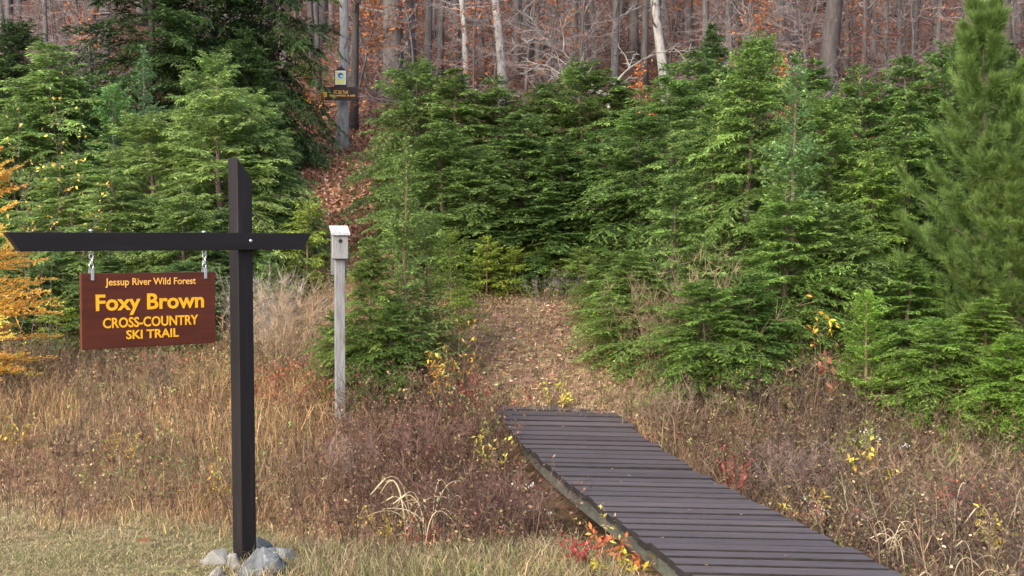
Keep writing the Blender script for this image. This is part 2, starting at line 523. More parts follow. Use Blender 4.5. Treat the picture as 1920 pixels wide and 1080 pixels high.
    crown.quads(p3, D3, hint, l3, tw * r.uniform(.7, 1.3, len(i3)), c3, .5, .12)
    # needles along the sprays themselves
    c2 = np.clip(base * np.exp(btint[i2])[:, None] * 1.1 * np.exp(r.normal(0, .2, (n2, 1))), 0, .6)
    for qa, qb in ((0, .55), (.45, 1.0)):
        A = ppos(a2, np.full(n2, qa)); Bv = ppos(a2, np.full(n2, qb))
        wt = ((c2 * .6 + tip * .4) if qa > 0 else c2)
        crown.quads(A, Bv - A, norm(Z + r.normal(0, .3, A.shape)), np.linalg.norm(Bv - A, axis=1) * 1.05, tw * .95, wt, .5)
    if lead:
        nl = 26
        tt = r.uniform(.93, 1.0, nl); P = np.stack([np.interp(tt, tz, tp[:, 0]), np.interp(tt, tz, tp[:, 1]), tt * H], 1)
        aa = r.uniform(0, 6.28, nl)
        crown.quads(P, np.stack([np.cos(aa), np.sin(aa), np.full(nl, .9)], 1), r.normal(0, 1, (nl, 3)), tl * .8, tw, np.clip(tip * np.exp(r.normal(0, .2, (nl, 1))), 0, 1), .5)
    return Kind(name, H, [("crown", crown.mesh(name + "_crown"), M['needle']), ("trunk", wood.mesh(name + "_trunk"), M['stem'])])


def pine(name, seed, H=3.2, Rm=1.15, base=(.097, .165, .048), tip=(.160, .228, .071)):
    r = np.random.default_rng(seed)
    crown, wood = MB(), MB()
    tz = np.linspace(0, 1, 10)
    tp = np.stack([np.cumsum(r.normal(0, .01, 10)), np.cumsum(r.normal(0, .01, 10)), tz * H], 1)
    wood.tube(tp, .014 * H * (1 - tz) ** .8 + .005, np.array((.075, .062, .05)), 8)
    tips, dirs, wts = [], [], []
    whorls = np.array([.08, .16, .25, .34, .43, .52, .61, .70, .79, .87, .94])
    for wv in whorls:
        k = r.integers(6, 9)
        a0 = r.uniform(0, 6.28)
        for j in range(k):
            az = a0 + j * 6.283 / k + r.normal(0, .2)
            Lb = Rm * ((1 - wv) ** .8 + .1) * r.uniform(.65, 1.1)
            el = .25 + .65 * wv + r.normal(0, .08)
            b0 = np.array([np.interp(wv, tz, tp[:, 0]), np.interp(wv, tz, tp[:, 1]), wv * H])
            d = np.array([math.cos(az), math.sin(az), 0])
            ss = np.linspace(0, 1, 9)
            pts = b0 + d * (Lb * np.cos(el) * ss)[:, None] + np.array([0, 0, 1.0]) * (Lb * (np.sin(el) * ss + .30 * ss ** 2.2 - .2 * ss))[:, None]
            wood.prisms(pts[:-1], pts[1:], .010 * Lb * (1.2 - ss[:-1]), .010 * Lb * (1.2 - ss[1:]), np.array((.13, .10, .075)), 4)
            for q in range(3, 9):
                tn = norm(pts[q] - pts[q - 1])
                tips.append(pts[q]); dirs.append(tn); wts.append(q / 8)
                if q < 8 and r.uniform() < .75:
                    for sg in (-1, 1):
                        sdv = norm(np.cross(tn, [0, 0, 1.0])) * sg
                        dd = norm(tn * .75 + sdv * .7 + np.array([0, 0, .30]))
                        ll = Lb * .28 * r.uniform(.6, 1.1)
                        e = pts[q] + dd * ll
                        wood.prisms(pts[q][None], e[None], .004, .002, np.array((.13, .10, .075)), 3)
                        for f in (.4, .7, 1.0):
                            tips.append(pts[q] + dd * ll * f); dirs.append(norm(dd + np.array([0, 0, .2]))); wts.append(f)
    for f in np.linspace(.9, 1.0, 5):
        tips.append(np.array([np.interp(f, tz, tp[:, 0]), np.interp(f, tz, tp[:, 1]), f * H])); dirs.append(np.array([0, 0, 1.0])); wts.append(1)
    tips, dirs, wts = np.array(tips), np.array(dirs), np.array(wts)
    nn = 85
    i = np.repeat(np.arange(len(tips)), nn)
    D = norm(dirs[i] + r.normal(0, .42, (len(i), 3)))
    P = tips[i] - dirs[i] * r.uniform(0, .07, len(i))[:, None]
    w = (wts[i] * r.uniform(0, 1, len(i)))[:, None]
    tint = np.exp(r.normal(0, .2, len(tips)))[i][:, None]
    c = np.clip((np.array(base) * (1 - w) + np.array(tip) * w) * tint * np.exp(r.normal(0, .15, (len(i), 1))), 0, .6)
    crown.quads(P, D, r.normal(0, 1, D.shape), r.uniform(.07, .12, len(i)), .0042, c, .3)
    return Kind(name, H, [("crown", crown.mesh(name + "_crown"), M['needle']), ("trunk", wood.mesh(name + "_trunk"), M['stem'])])


bushy = lambda t: np.sqrt(np.clip(1 - (t * .98) ** 1.8, 0, 1)) * .95 + .03
loose = lambda t: (1 - t ** 2.2) ** .9 * .95 + .06
cone = lambda t: (1 - t) ** .85 + .03
HEM = [conifer("hemlock", 11, 2.6, 1.1, 190, None, (.22, .95), .62, 21, 14, sec_angle=44),
       conifer("hemlock", 12, 2.6, 1.0, 190, cone, (.15, .85), .55, 21, 14, sec_angle=44),
       conifer("hemlock", 13, 2.4, 1.15, 200, bushy, (.25, 1.05), .75, 20, 14, sec_angle=46),
       conifer("hemlock", 14, 2.8, 1.0, 200, None, (.3, 1.0), .80, 21, 14, sec_angle=42)]
LOW = [conifer("hemlock_seedling", 21, 1.1, .65, 70, bushy, (.25, 1.0), .5, secs=14, ters=10, tl=.055, tw=.0105, base=(.114, .188, .041), tip=(.251, .331, .082)),
       conifer("hemlock_seedling", 22, 1.0, .55, 60, None, (.3, 1.0), .4, secs=14, ters=10, tl=.055, tw=.0105, base=(.114, .188, .041), tip=(.251, .331, .082))]
FIR = [conifer("fir_sapling", 31, 2.6, .85, 120, cone, (.25, .75), .08, 18, 8, .06, .013, (.089, .157, .055), (.217, .302, .114), up=.12, sec_angle=46),
       conifer("fir_sapling", 32, 2.2, .8, 110, None, (.3, .85), .05, 18, 8, .06, .013, (.098, .171, .046), (.239, .325, .091), up=.15, sec_angle=46)]
PINE = [pine("white_pine", 41), pine("white_pine", 42, 2.6, 1.1)]
LARCH = conifer("larch", 51, 3.0, 1.1, 120, bushy, (.05, .55), .05, 24, 16, .055, .016, (.58, .28, .055), (.74, .42, .11), up=.35, barecol=(.12, .085, .06))


def gz1(x, y): return float(ground(np.array([x]), np.array([y]))[0])


def plant_tree(kind, px, d, top_py, half_px, label, group, shade=1.0, tint=(1, 1, 1), cat="conifer", rm=1.0, sink=.03, nm=None):
    """stand a tree on the ground at distance d so that its top and spread come out at their real size"""
    x = xat(px, d)
    z0 = gz1(x, d) - sink
    zt = CAM_H + px_ray(px, top_py)[1] * d
    s = (zt - z0) / kind.h
    w = half_px / F * d * (1.22 if kind.name == 'hemlock' else 1.0)
    sw = w / rm
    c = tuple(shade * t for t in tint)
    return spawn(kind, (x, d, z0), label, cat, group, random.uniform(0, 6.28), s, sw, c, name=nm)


ORD = ["first", "second", "third", "fourth", "fifth", "sixth", "seventh", "eighth", "ninth", "tenth", "eleventh", "twelfth"]
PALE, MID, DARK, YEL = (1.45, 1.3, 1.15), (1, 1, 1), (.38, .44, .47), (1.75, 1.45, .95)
KINDS = {'h0': HEM[0], 'h1': HEM[1], 'h2': HEM[2], 'h3': HEM[3], 'l0': LOW[0], 'l1': LOW[1], 'f0': FIR[0], 'f1': FIR[1], 'p0': PINE[0], 'p1': PINE[1]}
RMS = {'h0': .95, 'h1': .85, 'h2': 1.0, 'h3': .82, 'l0': .6, 'l1': .5, 'f0': .8, 'f1': .72, 'p0': 1.1, 'p1': 1.05}
# group phrase, label pattern, rows of (px, distance, top px, half width px, kind, tint)
ROWS = [
 ("low evergreens behind the hanging sign", "{q} bush behind the hanging sign, {o} from the left in that row",
  [(40, 13.2, 500, 95, 'h2', (.85, .85, .85)), (108, 12.9, 560, 70, 'l0', YEL), (118, 13.6, 470, 80, 'h0', MID), (215, 13.8, 318, 115, 'h3', PALE), (292, 14.0, 380, 110, 'h2', PALE),
   (350, 13.6, 350, 100, 'h0', PALE), (415, 14.2, 390, 90, 'h1', MID), (330, 13.0, 500, 120, 'h2', MID), (505, 13.4, 480, 60, 'l1', MID), (205, 13.1, 480, 100, 'h1', (.9, .95, .9))]),
 ("evergreens on the left slope", "{q} evergreen on the left slope, {o} from the left in that row",
  [(90, 16.5, 85, 140, 'h3', (1.5, 1.4, 1.25)), (20, 16.0, 210, 130, 'h2', (1.3, 1.25, 1.1)), (165, 17, 165, 130, 'h2', (1.25, 1.2, 1.1)), (268, 17.5, 85, 90, 'f0', (1.0, 1.05, 1.0)), (215, 16.4, 160, 110, 'f1', (1.0, 1.15, 1.1)),
   (300, 15.4, 235, 150, 'h2', (1.65, 1.45, 1.3)), (390, 16.8, 125, 125, 'h2', (1.3, 1.25, 1.1)), (420, 15.2, 150, 150, 'h0', (1.65, 1.45, 1.3)), (480, 15.8, 190, 120, 'h2', (1.55, 1.4, 1.25)), (515, 16.3, 290, 100, 'h3', (1.4, 1.3, 1.15)), (140, 15.2, 290, 130, 'h0', (1.6, 1.45, 1.3))]),
 ("tall dark evergreens at the wood edge", "tall dark evergreen at the wood edge, {o} from the left of its kind",
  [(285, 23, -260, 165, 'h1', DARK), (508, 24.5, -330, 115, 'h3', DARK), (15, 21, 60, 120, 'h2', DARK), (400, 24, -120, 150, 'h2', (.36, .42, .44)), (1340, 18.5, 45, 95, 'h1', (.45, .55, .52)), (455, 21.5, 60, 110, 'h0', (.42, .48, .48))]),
 ("young evergreens beside the leafy upper path", "{q} evergreen beside the leafy upper path, {o} from the left",
  [(575, 15.0, 385, 70, 'l0', YEL), (545, 15.4, 440, 55, 'l1', PALE), (535, 17.5, 330, 75, 'h2', MID), (740, 18.5, 262, 60, 'f1', YEL)]),
 ("evergreens around the birdhouse post", "{q} evergreen close to the birdhouse post, {o} from the left",
  [(757, 10.9, 258, 120, 'f0', (1.4, 1.25, 1.0)), (690, 10.7, 450, 75, 'h3', (1.3, 1.2, 1.0)), (800, 11.3, 400, 90, 'f1', (1.35, 1.2, 1.0)), (640, 10.9, 590, 60, 'h2', (1.1, 1.1, .9)), (725, 10.5, 580, 85, 'h2', (.95, 1.0, .85)), (520, 11.4, 690, 45, 'l1', YEL)]),
 ("evergreens in the front of the middle thicket", "{q} evergreen, middle thicket front row, {o} from the left",
  [(835, 14.3, 230, 140, 'h0', (.95, .98, .9)), (905, 14.1, 300, 130, 'h2', MID), (985, 14.6, 215, 140, 'h3', (.85, .9, .9)), (1060, 14.2, 260, 130, 'h1', (.72, .8, .8)), (1130, 14.4, 250, 130, 'h0', (.75, .85, .8)), (1205, 14.0, 225, 130, 'h2', (.9, .95, .9)), (1010, 13.9, 380, 120, 'h0', (.65, .75, .7))]),
 ("evergreens in the back of the middle thicket", "{q} evergreen, middle thicket back row, {o} from the left",
  [(775, 17.2, 130, 120, 'h2', (1.0, 1.0, 1.0)), (850, 16.6, 130, 140, 'h1', (1.05, 1.05, 1)), (935, 17.0, 150, 140, 'h0', (1.0, 1.0, .92)), (1020, 17.2, 160, 130, 'h3', (.8, .85, .82)), (1095, 16.8, 140, 130, 'h2', (1.0, 1.02, .9)), (1170, 17, 150, 130, 'h1', (.9, .95, .85)), (1250, 16.4, 125, 130, 'h0', (.95, 1, .95)), (1300, 17.5, 100, 110, 'h3', (.85, .9, .9))]),
 ("small seedlings at the top of the lower trail", "{q} seedling at the top of the bare trail, {o} from the left",
  [(845, 13.0, 440, 60, 'l0', (1.25, 1.2, .9)), (912, 13.3, 445, 55, 'l1', YEL), (965, 13.4, 470, 50, 'l0', YEL), (1010, 13.7, 465, 45, 'l1', (1.5, 1.35, 1.0)), (1085, 13.3, 470, 60, 'l0', (1.2, 1.15, 1)), (1140, 12.6, 480, 75, 'h2', (1.15, 1.1, .95)), (1040, 13.5, 490, 40, 'l1', (1.5, 1.35, 1.0)), (862, 12.4, 545, 42, 'l0', (1.3, 1.2, .9)), (1125, 12.0, 560, 55, 'l1', (1.25, 1.2, .9)), (1165, 11.2, 620, 60, 'l0', (1.15, 1.1, .9))]),
 ("evergreens in the front of the right thicket", "{q} evergreen, right thicket front row, {o} from the left",
  [(1190, 11.3, 470, 100, 'h3', (1.1, 1.08, .95)), (1260, 11.6, 330, 120, 'h1', MID), (1330, 10.5, 540, 120, 'h2', (.95, 1.02, .8)), (1410, 10.7, 520, 110, 'h0', (.62, .74, .62)), (1470, 11.3, 350, 150, 'h0', (1.0, 1.05, .85)), (1560, 11.4, 400, 130, 'h2', MID),
   (1625, 10.2, 545, 90, 'f1', (1.35, 1.4, .85)), (1745, 10.0, 610, 110, 'h2', (1.1, 1.15, .85)), (1850, 10.2, 560, 110, 'h3', (1.15, 1.15, .8)), (1905, 9.6, 640, 100, 'h2', (1.1, 1.2, .7)), (1700, 10.9, 480, 120, 'h1', (.8, .9, .7))]),
 ("evergreens in the middle of the right thicket", "{q} evergreen, right thicket middle row, {o} from the left",
  [(1330, 13.2, 180, 120, 'h0', MID), (1405, 12.9, 80, 120, 'h3', (1.1, 1.1, 1.0)), (1490, 12.0, 95, 130, 'f0', (1.1, 1.15, 1.1)), (1560, 12.7, 200, 130, 'h2', (1.1, 1.1, .95)), (1640, 12.3, 290, 120, 'h0', (1.2, 1.2, .9)), (1700, 12.8, 170, 120, 'h1', (.95, 1, .9)), (1770, 13, 250, 110, 'h2', (.8, .9, .85)), (1900, 13.2, 130, 110, 'h0', (.6, .72, .7))]),
 ("evergreens in the back of the right thicket", "{q} evergreen, right thicket back row, {o} from the left",
  [(1410, 15.5, 90, 110, 'h2', (.95, 1, .9)), (1530, 16, 110, 120, 'h1', (.8, .9, .8)), (1610, 15.6, 130, 120, 'h0', (.8, .88, .82)), (1690, 15.8, 110, 120, 'h3', (.9, .95, .95)), (1780, 15.5, 100, 110, 'h2', (.75, .85, .8)), (1890, 15.4, 80, 110, 'h1', (.6, .7, .7))]),
]
for grp, pat, rows in ROWS:
    rows = sorted(rows, key=lambda q: q[0])
    for i, (px, d, top, hw, kd, tint) in enumerate(rows):
        lum = (tint[0] + tint[1]) / 2
        q = "yellowish" if tint is YEL else "pale" if lum > 1.18 else "dark" if lum < .8 else "mid green"
        if kd[0] == 'f': q = q + " spiky"
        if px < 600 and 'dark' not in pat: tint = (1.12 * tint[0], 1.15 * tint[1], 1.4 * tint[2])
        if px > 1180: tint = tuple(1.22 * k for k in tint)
        lab = pat.format(q=q, o=ORD[i])
        lab = lab.replace("tall dark evergreen", "tall dark evergreen")
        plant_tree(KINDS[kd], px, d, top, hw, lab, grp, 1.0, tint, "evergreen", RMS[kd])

plant_tree(PINE[0], 1842, 11.4, 6, 200, "tall white pine with long soft needle tufts at the right edge", None, 1.0, (1, 1.05, .9), "pine", 1.15)
plant_tree(PINE[1], 1900, 10.9, 300, 175, "smaller white pine cut off by the right edge of the view", None, 1.0, (1.05, 1.05, .85), "pine", 1.1)
plant_tree(LARCH, -40, 11.2, 250, 130, "golden orange larch at the left edge behind the crossbeam end", None, 1.0, (1.3, 1.42, 1.5), "larch", 1.0)


# ------------------------------------------------------------------ bare wood on the hill
def bare_tree(name, seed, H, rad, nbr, first, spread, bend=.02, twig=True, leaves=0, leafcol=(.30, .11, .04), barkmat='bark_grey', forks=3):
    r = np.random.default_rng(seed)
    tr, br, lf = MB(), MB(), MB()
    k = 14
    tz = np.linspace(0, 1, k)
    b = np.cumsum(np.cumsum(r.normal(0, bend, (k, 2)), 0), 0) * H * .06
    tp = np.stack([b[:, 0], b[:, 1], tz * H], 1)
    rr = rad * (1 - .75 * tz) + rad * .35 * np.exp(-tz * H * 2.2)
    tr.tube(tp, rr, (1, 1, 1), 10)
    A, B, ra, rb, pts = [], [], [], [], []
    for j in range(nbr):
        t = r.uniform(first, .97)
        p = np.array([np.interp(t, tz, tp[:, 0]), np.interp(t, tz, tp[:, 1]), t * H])
        az = r.uniform(0, 6.28); e = r.uniform(-.05, .9)
        d = np.array([math.cos(az) * math.cos(e), math.sin(az) * math.cos(e), math.sin(e)])
        L = spread * r.uniform(.4, 1.1) * (1.15 - t)
        q = rad * .22 * (1.2 - t) + .004
        n = 6
        for s in range(n):
            d2 = norm(d + r.normal(0, .22, 3) + np.array([0, 0, .05]))
            e2 = p + d2 * L / n
            A.append(p); B.append(e2); ra.append(q * (1 - s / n) + .003); rb.append(q * (1 - (s + 1) / n) + .002)
            if twig and s > 0:
                for _ in range(forks):
                    d3 = norm(d2 + r.normal(0, .6, 3)); l3 = L * r.uniform(.12, .32)
                    m = p + d3 * l3 * .5; e3 = m + norm(d3 + r.normal(0, .3, 3)) * l3 * .5
                    A += [p, m]; B += [m, e3]; ra += [.0045, .0032]; rb += [.0032, .0018]
                    pts += [m, e3]
            p, d = e2, d2
    parts = [("trunk", tr.mesh(name + "_trunk", True), M[barkmat])]
    br.tube(tp, rr * .6, (.20, .175, .165), 5)
    br.prisms(np.array(A), np.array(B), np.array(ra), np.array(rb), (.20, .175, .165), 3)
    parts.append(("branches", br.mesh(name + "_branches"), M['stem']))
    if leaves:
        pts = np.array(pts); i = r.integers(0, len(pts), leaves)
        lf.quads(pts[i] + r.normal(0, .06, (leaves, 3)), r.normal(0, 1, (leaves, 3)) + np.array([0, 0, -.5]), r.normal(0, 1, (leaves, 3)), r.uniform(.07, .13, leaves), r.uniform(.035, .06, leaves), vary(leafcol, leaves, .3, .1), .45)
        parts.append(("leaves", lf.mesh(name + "_leaves"), M['leaf']))
    return Kind(name, H, parts)


BIG = [bare_tree("bare_tree", 61, 14, .24, 26, .22, 4.0), bare_tree("bare_tree", 62, 14, .20, 30, .2, 3.5, .03), bare_tree("bare_tree", 63, 13, .18, 30, .12, 3.5, .035)]
THIN = [bare_tree("slender_bare_tree", 64, 10, .085, 16, .2, 2.0, .02), bare_tree("slender_bare_tree", 65, 9, .065, 18, .15, 1.8, .025), bare_tree("slender_bare_tree", 66, 10, .10, 16, .2, 2.2, .015)]
PALET = [bare_tree("pale_bare_tree", 67, 10, .10, 18, .2, 2.2, .06, barkmat='bark_pale'), bare_tree("pale_bare_tree", 68, 11, .13, 18, .2, 2.2, .04, barkmat='bark_pale')]
SAPL = [bare_tree("bare_sapling", 70 + i, 4.5, .028, 30, .08, 1.9, .05, forks=4) for i in range(3)]
BEECH = [bare_tree("beech_sapling", 80 + i, 4.2, .03, 22, .1, 1.8, .05, leaves=420, leafcol=c) for i, c in enumerate([(.30, .12, .05), (.36, .14, .045), (.22, .10, .06)])]


def wood_tree(kind, px, d, label, cat="bare tree", group=None, s=1.0, sw=None, col=(1, 1, 1), lean=(0, 0), rz=None, mats=None):
    x = xat(px, d)
    return spawn(kind, (x, d, gz1(x, d) - .05), label, cat, group, random.uniform(0, 6.28) if rz is None else rz, s, sw, col, tilt=lean, mats=mats)


def rpx(wpx, d, rad): return wpx / F * d / 2 / rad
# trunks that can be told apart
wood_tree(PALET[1], 641, 26.3, "lichen spotted grey tree carrying the trail signs at the top of the leafy path", s=1.0, sw=rpx(20, 26.3, .125), lean=(0, R(-.6)), rz=1.0)
wood_tree(BIG[0], 737, 33, "thickest smooth grey trunk standing just right of the signed tree", s=1.0, sw=rpx(40, 33, .24), rz=.4)
wood_tree(BIG[1], 716, 35, "thinner grey trunk touching the left side of the thickest smooth trunk", s=1.0, sw=rpx(20, 35, .2), rz=2)
wood_tree(BIG[2], 772, 34, "grey trunk close to the right side of the thickest smooth trunk", s=1.0, sw=rpx(24, 34, .18), rz=3)
wood_tree(PALET[0], 882, 30, "slim pale trunk leaning left in front of the greyish wood", s=.9, sw=rpx(12, 30, .1), lean=(0, R(-4)), rz=.3)
wood_tree(PALET[0], 940, 31, "pale curved trunk just right of the slim leaning pale trunk", s=1, sw=rpx(19, 31, .1), lean=(0, R(1)), rz=2.2)
wood_tree(PALET[1], 1256, 30, "pale blotchy trunk behind the right end of the middle thicket", s=1, sw=rpx(20, 30, .13), rz=2.6)
wood_tree(BIG[1], 1541, 29, "broad dark grey trunk behind the right thicket", s=1, sw=rpx(36, 29, .2), col=(.72, .7, .72), rz=1.4)
wood_tree(THIN[0], 1562, 30, "thin dark trunk touching the right side of the broad dark trunk", s=1, sw=rpx(13, 30, .085), col=(.7, .68, .7))
wood_tree(THIN[1], 62, 24, "thin pale trunk leaning left at the upper left corner", s=.8, sw=rpx(11, 24, .065), col=(1.2, 1.2, 1.15), lean=(0, R(-17)))
wood_tree(THIN[0], 92, 25, "second thin leaning trunk beside the one at the upper left corner", s=.8, sw=rpx(12, 25, .085), lean=(0, R(-15)))
wood_tree(BIG[2], 155, 34, "blurry grey trunk between the left evergreens and the tall dark one", s=1, sw=rpx(30, 34, .18), col=(.9, .88, .95))
wood_tree(THIN[2], 664, 28.5, "dark slim trunk right behind the tree with the trail signs", s=1, sw=rpx(15, 28.5, .1), col=(.5, .48, .47), lean=(0, R(3)))
GREYS = "grey trunks of the bare wood behind the evergreens"
for px, d, w, kd, c in [(800, 36, 16, THIN[2], .95), (824, 39, 14, THIN[0], .85), (853, 42, 18, BIG[2], .9), (905, 37, 14, THIN[1], 1.05), (968, 38, 16, THIN[2], .95), (990, 44, 18, BIG[0], .85),
                        (1012, 35, 15, THIN[0], 1.0), (1040, 41, 15, THIN[2], .9), (1072, 34, 17, THIN[2], 1.05), (1092, 45, 20, BIG[1], .75), (1116, 39, 12, THIN[1], 1.0), (1150, 35, 16, THIN[0], 1.1),
                        (1186, 43, 18, BIG[2], .8), (1206, 37, 14, THIN[2], 1.0), (1232, 42, 14, THIN[0], .8), (1290, 41, 16, BIG[0], .8), (1322, 34, 14, THIN[1], 1.05), (1365, 36, 16, THIN[2], 1.0),
                        (1398, 33, 9, THIN[1], 1.1), (1430, 43, 14, THIN[0], .7), (1585, 38, 12, THIN[1], .7), (1618, 36, 10, THIN[0], .85), (1662, 33, 11, THIN[2], .9), (1705, 40, 15, BIG[2], .65), (1750, 37, 12, THIN[1], .8),
                        (1790, 41, 13, THIN[0], .7), (410, 33, 14, THIN[2], 1.1), (428, 36, 14, THIN[0], .9), (20, 38, 14, THIN[2], .8), (125, 40, 16, BIG[1], .85), (175, 37, 12, THIN[0], .9), (690, 40, 14, THIN[1], .8), (600, 33, 12, THIN[2], .6), (1890, 36, 14, THIN[2], .6)]:
    wood_tree(kd, px, d, "grey bare trunk standing in the wood directly behind the evergreen thickets", group=GREYS, s=random.uniform(.95, 1.15), sw=rpx(w, d, {id(BIG[0]): .24, id(BIG[1]): .2, id(BIG[2]): .18, id(THIN[0]): .085, id(THIN[1]): .065, id(THIN[2]): .1}[id(kd)]),
              col=(c * random.uniform(.95, 1.1), c, c * random.uniform(.97, 1.05)), lean=(0, R(random.gauss(0, 1.5))))
FARW = "slender trunks far up the wooded hillside"
for i in range(210):
    d = random.uniform(36, 92)
    px = random.uniform(-60, 1980)
    c = random.uniform(.65, 1.15)
    wood_tree(random.choice(THIN + [BIG[1], BIG[2]]), px, d, "slender bare grey trunk far up the wooded hillside", group=FARW, s=random.uniform(.9, 1.3), sw=random.uniform(.7, 1.6), col=(c * 1.03, c, c * 1.03), lean=(0, R(random.gauss(0, 2.5))))
SAPG = "leafless saplings between the grey trunks"
for i in range(40):
    d = random.uniform(27.5, 44)
    px = random.choice([random.uniform(0, 240), random.uniform(660, 1460), random.uniform(700, 1400), random.uniform(1400, 1920)])
    wood_tree(random.choice(SAPL), px, d, "leafless twiggy sapling between the grey trunks", "bare sapling", SAPG, random.uniform(.6, 1.15), random.uniform(.9, 1.6), lean=(0, R(random.gauss(0, 6))), col=(1.05, 1, 1.03))
BEG = "beech saplings holding rusty leaves in the wood"
for i in range(60):
    d = random.uniform(28, 52)
    px = random.choice([random.uniform(0, 200), random.uniform(650, 760), random.uniform(640, 1460), random.uniform(1400, 1900), random.uniform(1400, 1750)])
    c = random.uniform(.6, 1.15)
    wood_tree(random.choice(BEECH), px, d, "sapling holding rusty brown leaves among the grey trunks", "beech sapling", BEG, random.uniform(.6, 1.1), random.uniform(.9, 1.4), col=(c, c * .95, c))
for px, d, s, lab in [(1450, 19.5, .62, "bright orange leaved sapling beside the broad dark trunk"), (1150, 21, .33, "low orange leaved sapling at the top of the middle thicket"), (560, 24.5, .5, "rusty leaved sapling below the tall dark evergreen left of the upper path"),
                      (1210, 22.5, .5, "small amber leaved sapling near the pale blotchy trunk")]:
    wood_tree(BEECH[1], px, d, lab, "beech sapling", None, s, s * 1.0, col=(1.5, 1.25, 1.0))

for i, px in enumerate((545, 575, 600, 618, 668, 690, 712, 590, 655, 700)):
    d = 27.2 + .35 * i
    c = random.uniform(.35, .75)
    wood_tree(random.choice(BEECH), px, d, "low dark sapling with rusty leaves around the foot of the signed tree", "beech sapling", "rusty saplings around the signed tree", random.uniform(.22, .42), random.uniform(.35, .7), col=(c, c * .95, c))

# pale dead limb lying across the top of the thicket
r = np.random.default_rng(5)
fb = MB()
def limb(p, d, L, q, depth):
    n = 7
    for s in range(n):
        d2 = norm(d + r.normal(0, .18, 3)); e = p + d2 * L / n
        fb.prisms(p[None], e[None], q * (1 - s / n) + .004, q * (1 - (s + 1) / n) + .003, (.20, .185, .175), 5)
        if depth > 0 and r.uniform() < .75:
            limb(e, norm(d2 + r.normal(0, .6, 3)), L * r.uniform(.25, .5), q * .5 * (1 - s / n) + .003, depth - 1)
        p, d = e, d2
limb(np.array(at(1140, 105, 19.5)) - np.array([0, 0, .6]), np.array([.55, .05, .75]), 1.3, .022, 2)
limb(np.array(at(1140, 105, 19.5)) - np.array([0, 0, .6]), np.array([-.9, .05, .42]), 1.7, .020, 2)
limb(np.array(at(1140, 105, 19.5)) - np.array([0, 0, .6]), np.array([-.8, -.05, .25]), 1.5, .018, 2)

bz = np.array(at(1140, 105, 19.5)) - np.array([0, 0, .6])
gzz = gz1(bz[0], bz[1])
fb.tube(np.array([[bz[0] + .2, bz[1] + .1, gzz - .1], [bz[0] + .08, bz[1], (gzz + bz[2]) / 2], bz]), np.array([.05, .035, .024]), (.3, .28, .26), 6)
setprops(link("dead_branches", fb.mesh("dead_branches"), M['stem']), "pale grey dead branches spreading above the middle thicket", "dead tree")


# ------------------------------------------------------------------ sign post with crossbeam
A44 = R(44)
ex = np.array([math.cos(A44), math.sin(A44), 0]); en = np.array([math.sin(A44), -math.cos(A44), 0])    # along the beam, out of the front face
POST = np.array([xat(456, 6.7), 6.7, 0.0])


def poly_prism(verts2, y0, y1, bev=.004):
    """outline in local x,z extruded along local y from y0 to y1"""
    bm = bmesh.new()
    a = [bm.verts.new((x, y0, z)) for x, z in verts2]
    b = [bm.verts.new((x, y1, z)) for x, z in verts2]
    n = len(verts2)
    bm.faces.new(a); bm.faces.new(b[::-1])
    for i in range(n):
        bm.faces.new((a[(i + 1) % n], a[i], b[i], b[(i + 1) % n]))
    bmesh.ops.recalc_face_normals(bm, faces=bm.faces)
    if bev:
        bmesh.ops.bevel(bm, geom=list(bm.edges), offset=bev, segments=2, affect='EDGES', profile=.5)
    return bm


def bm_link(name, bm, mat, parent, smooth=False):
    me = bpy.data.meshes.new(name)
    bm.to_mesh(me); bm.free()
    if smooth:
        for p in me.polygons: p.use_smooth = True
    return link(name, me, mat, parent)


def box_bm(sx, sy, sz, loc=(0, 0, 0), bev=.003, bm=None, rot=None):
    own = bm is None
    b2 = bmesh.new()
    bmesh.ops.create_cube(b2, size=1.0)
    for v in b2.verts: v.co = Vector((v.co.x * sx, v.co.y * sy, v.co.z * sz))
    if bev: bmesh.ops.bevel(b2, geom=list(b2.edges), offset=bev, segments=2, affect='EDGES', profile=.5)
    mt = Matrix.Translation(loc) @ (rot.to_4x4() if rot else Matrix.Identity(4))
    b2.transform(mt)
    if own: return b2
    me = bpy.data.meshes.new("tmp"); b2.to_mesh(me); bm.from_mesh(me); bpy.data.meshes.remove(me); b2.free()
    return bm


sp = empty("sign_post", (POST[0], POST[1], 0), "dark brown wooden sign post with an angled top and a long crossbeam", "sign post", None, A44)
sp.rotation_euler = (0, R(-.45), A44)
hw = .0445
bm_link("upright", poly_prism([(-hw, -.4), (hw, -.4), (hw, 1.985), (-hw, 2.095)], -hw, hw), M['stain'], sp)
bm = poly_prism([(-1.27, 1.703), (.385, 1.703), (.325, 1.615), (-1.205, 1.615)], -hw - .047, -hw - .001, .003)
bm_link("crossbeam", bm, M['stain_beam'], sp)
bm = bmesh.new()
bmesh.ops.create_uvsphere(bm, u_segments=14, v_segments=8, radius=.009)
for v in bm.verts: v.co = Vector((v.co.x + .002, v.co.y * .6 - hw - .049, v.co.z + 1.662))
bm_link("bolt", bm, M['galv'], sp, True)

# the hanging board
yb = -hw - .024                                   # centre plane of the board, under the beam
tl_, tr_ = -.927, -.212
cx = (tl_ + tr_) / 2
BW, BH, BT = tr_ - tl_, .360, .020
bo = POST + ex * cx + en * (-yb)
sb = empty("hanging_sign", (bo[0], bo[1], 1.143), "reddish brown hanging board with yellow lettering naming a ski trail", "sign", None, A44)
sb_panel = bm_link("panel", box_bm(BW, BT, BH, (0, 0, BH / 2), .003), M['signbrown'], sb)


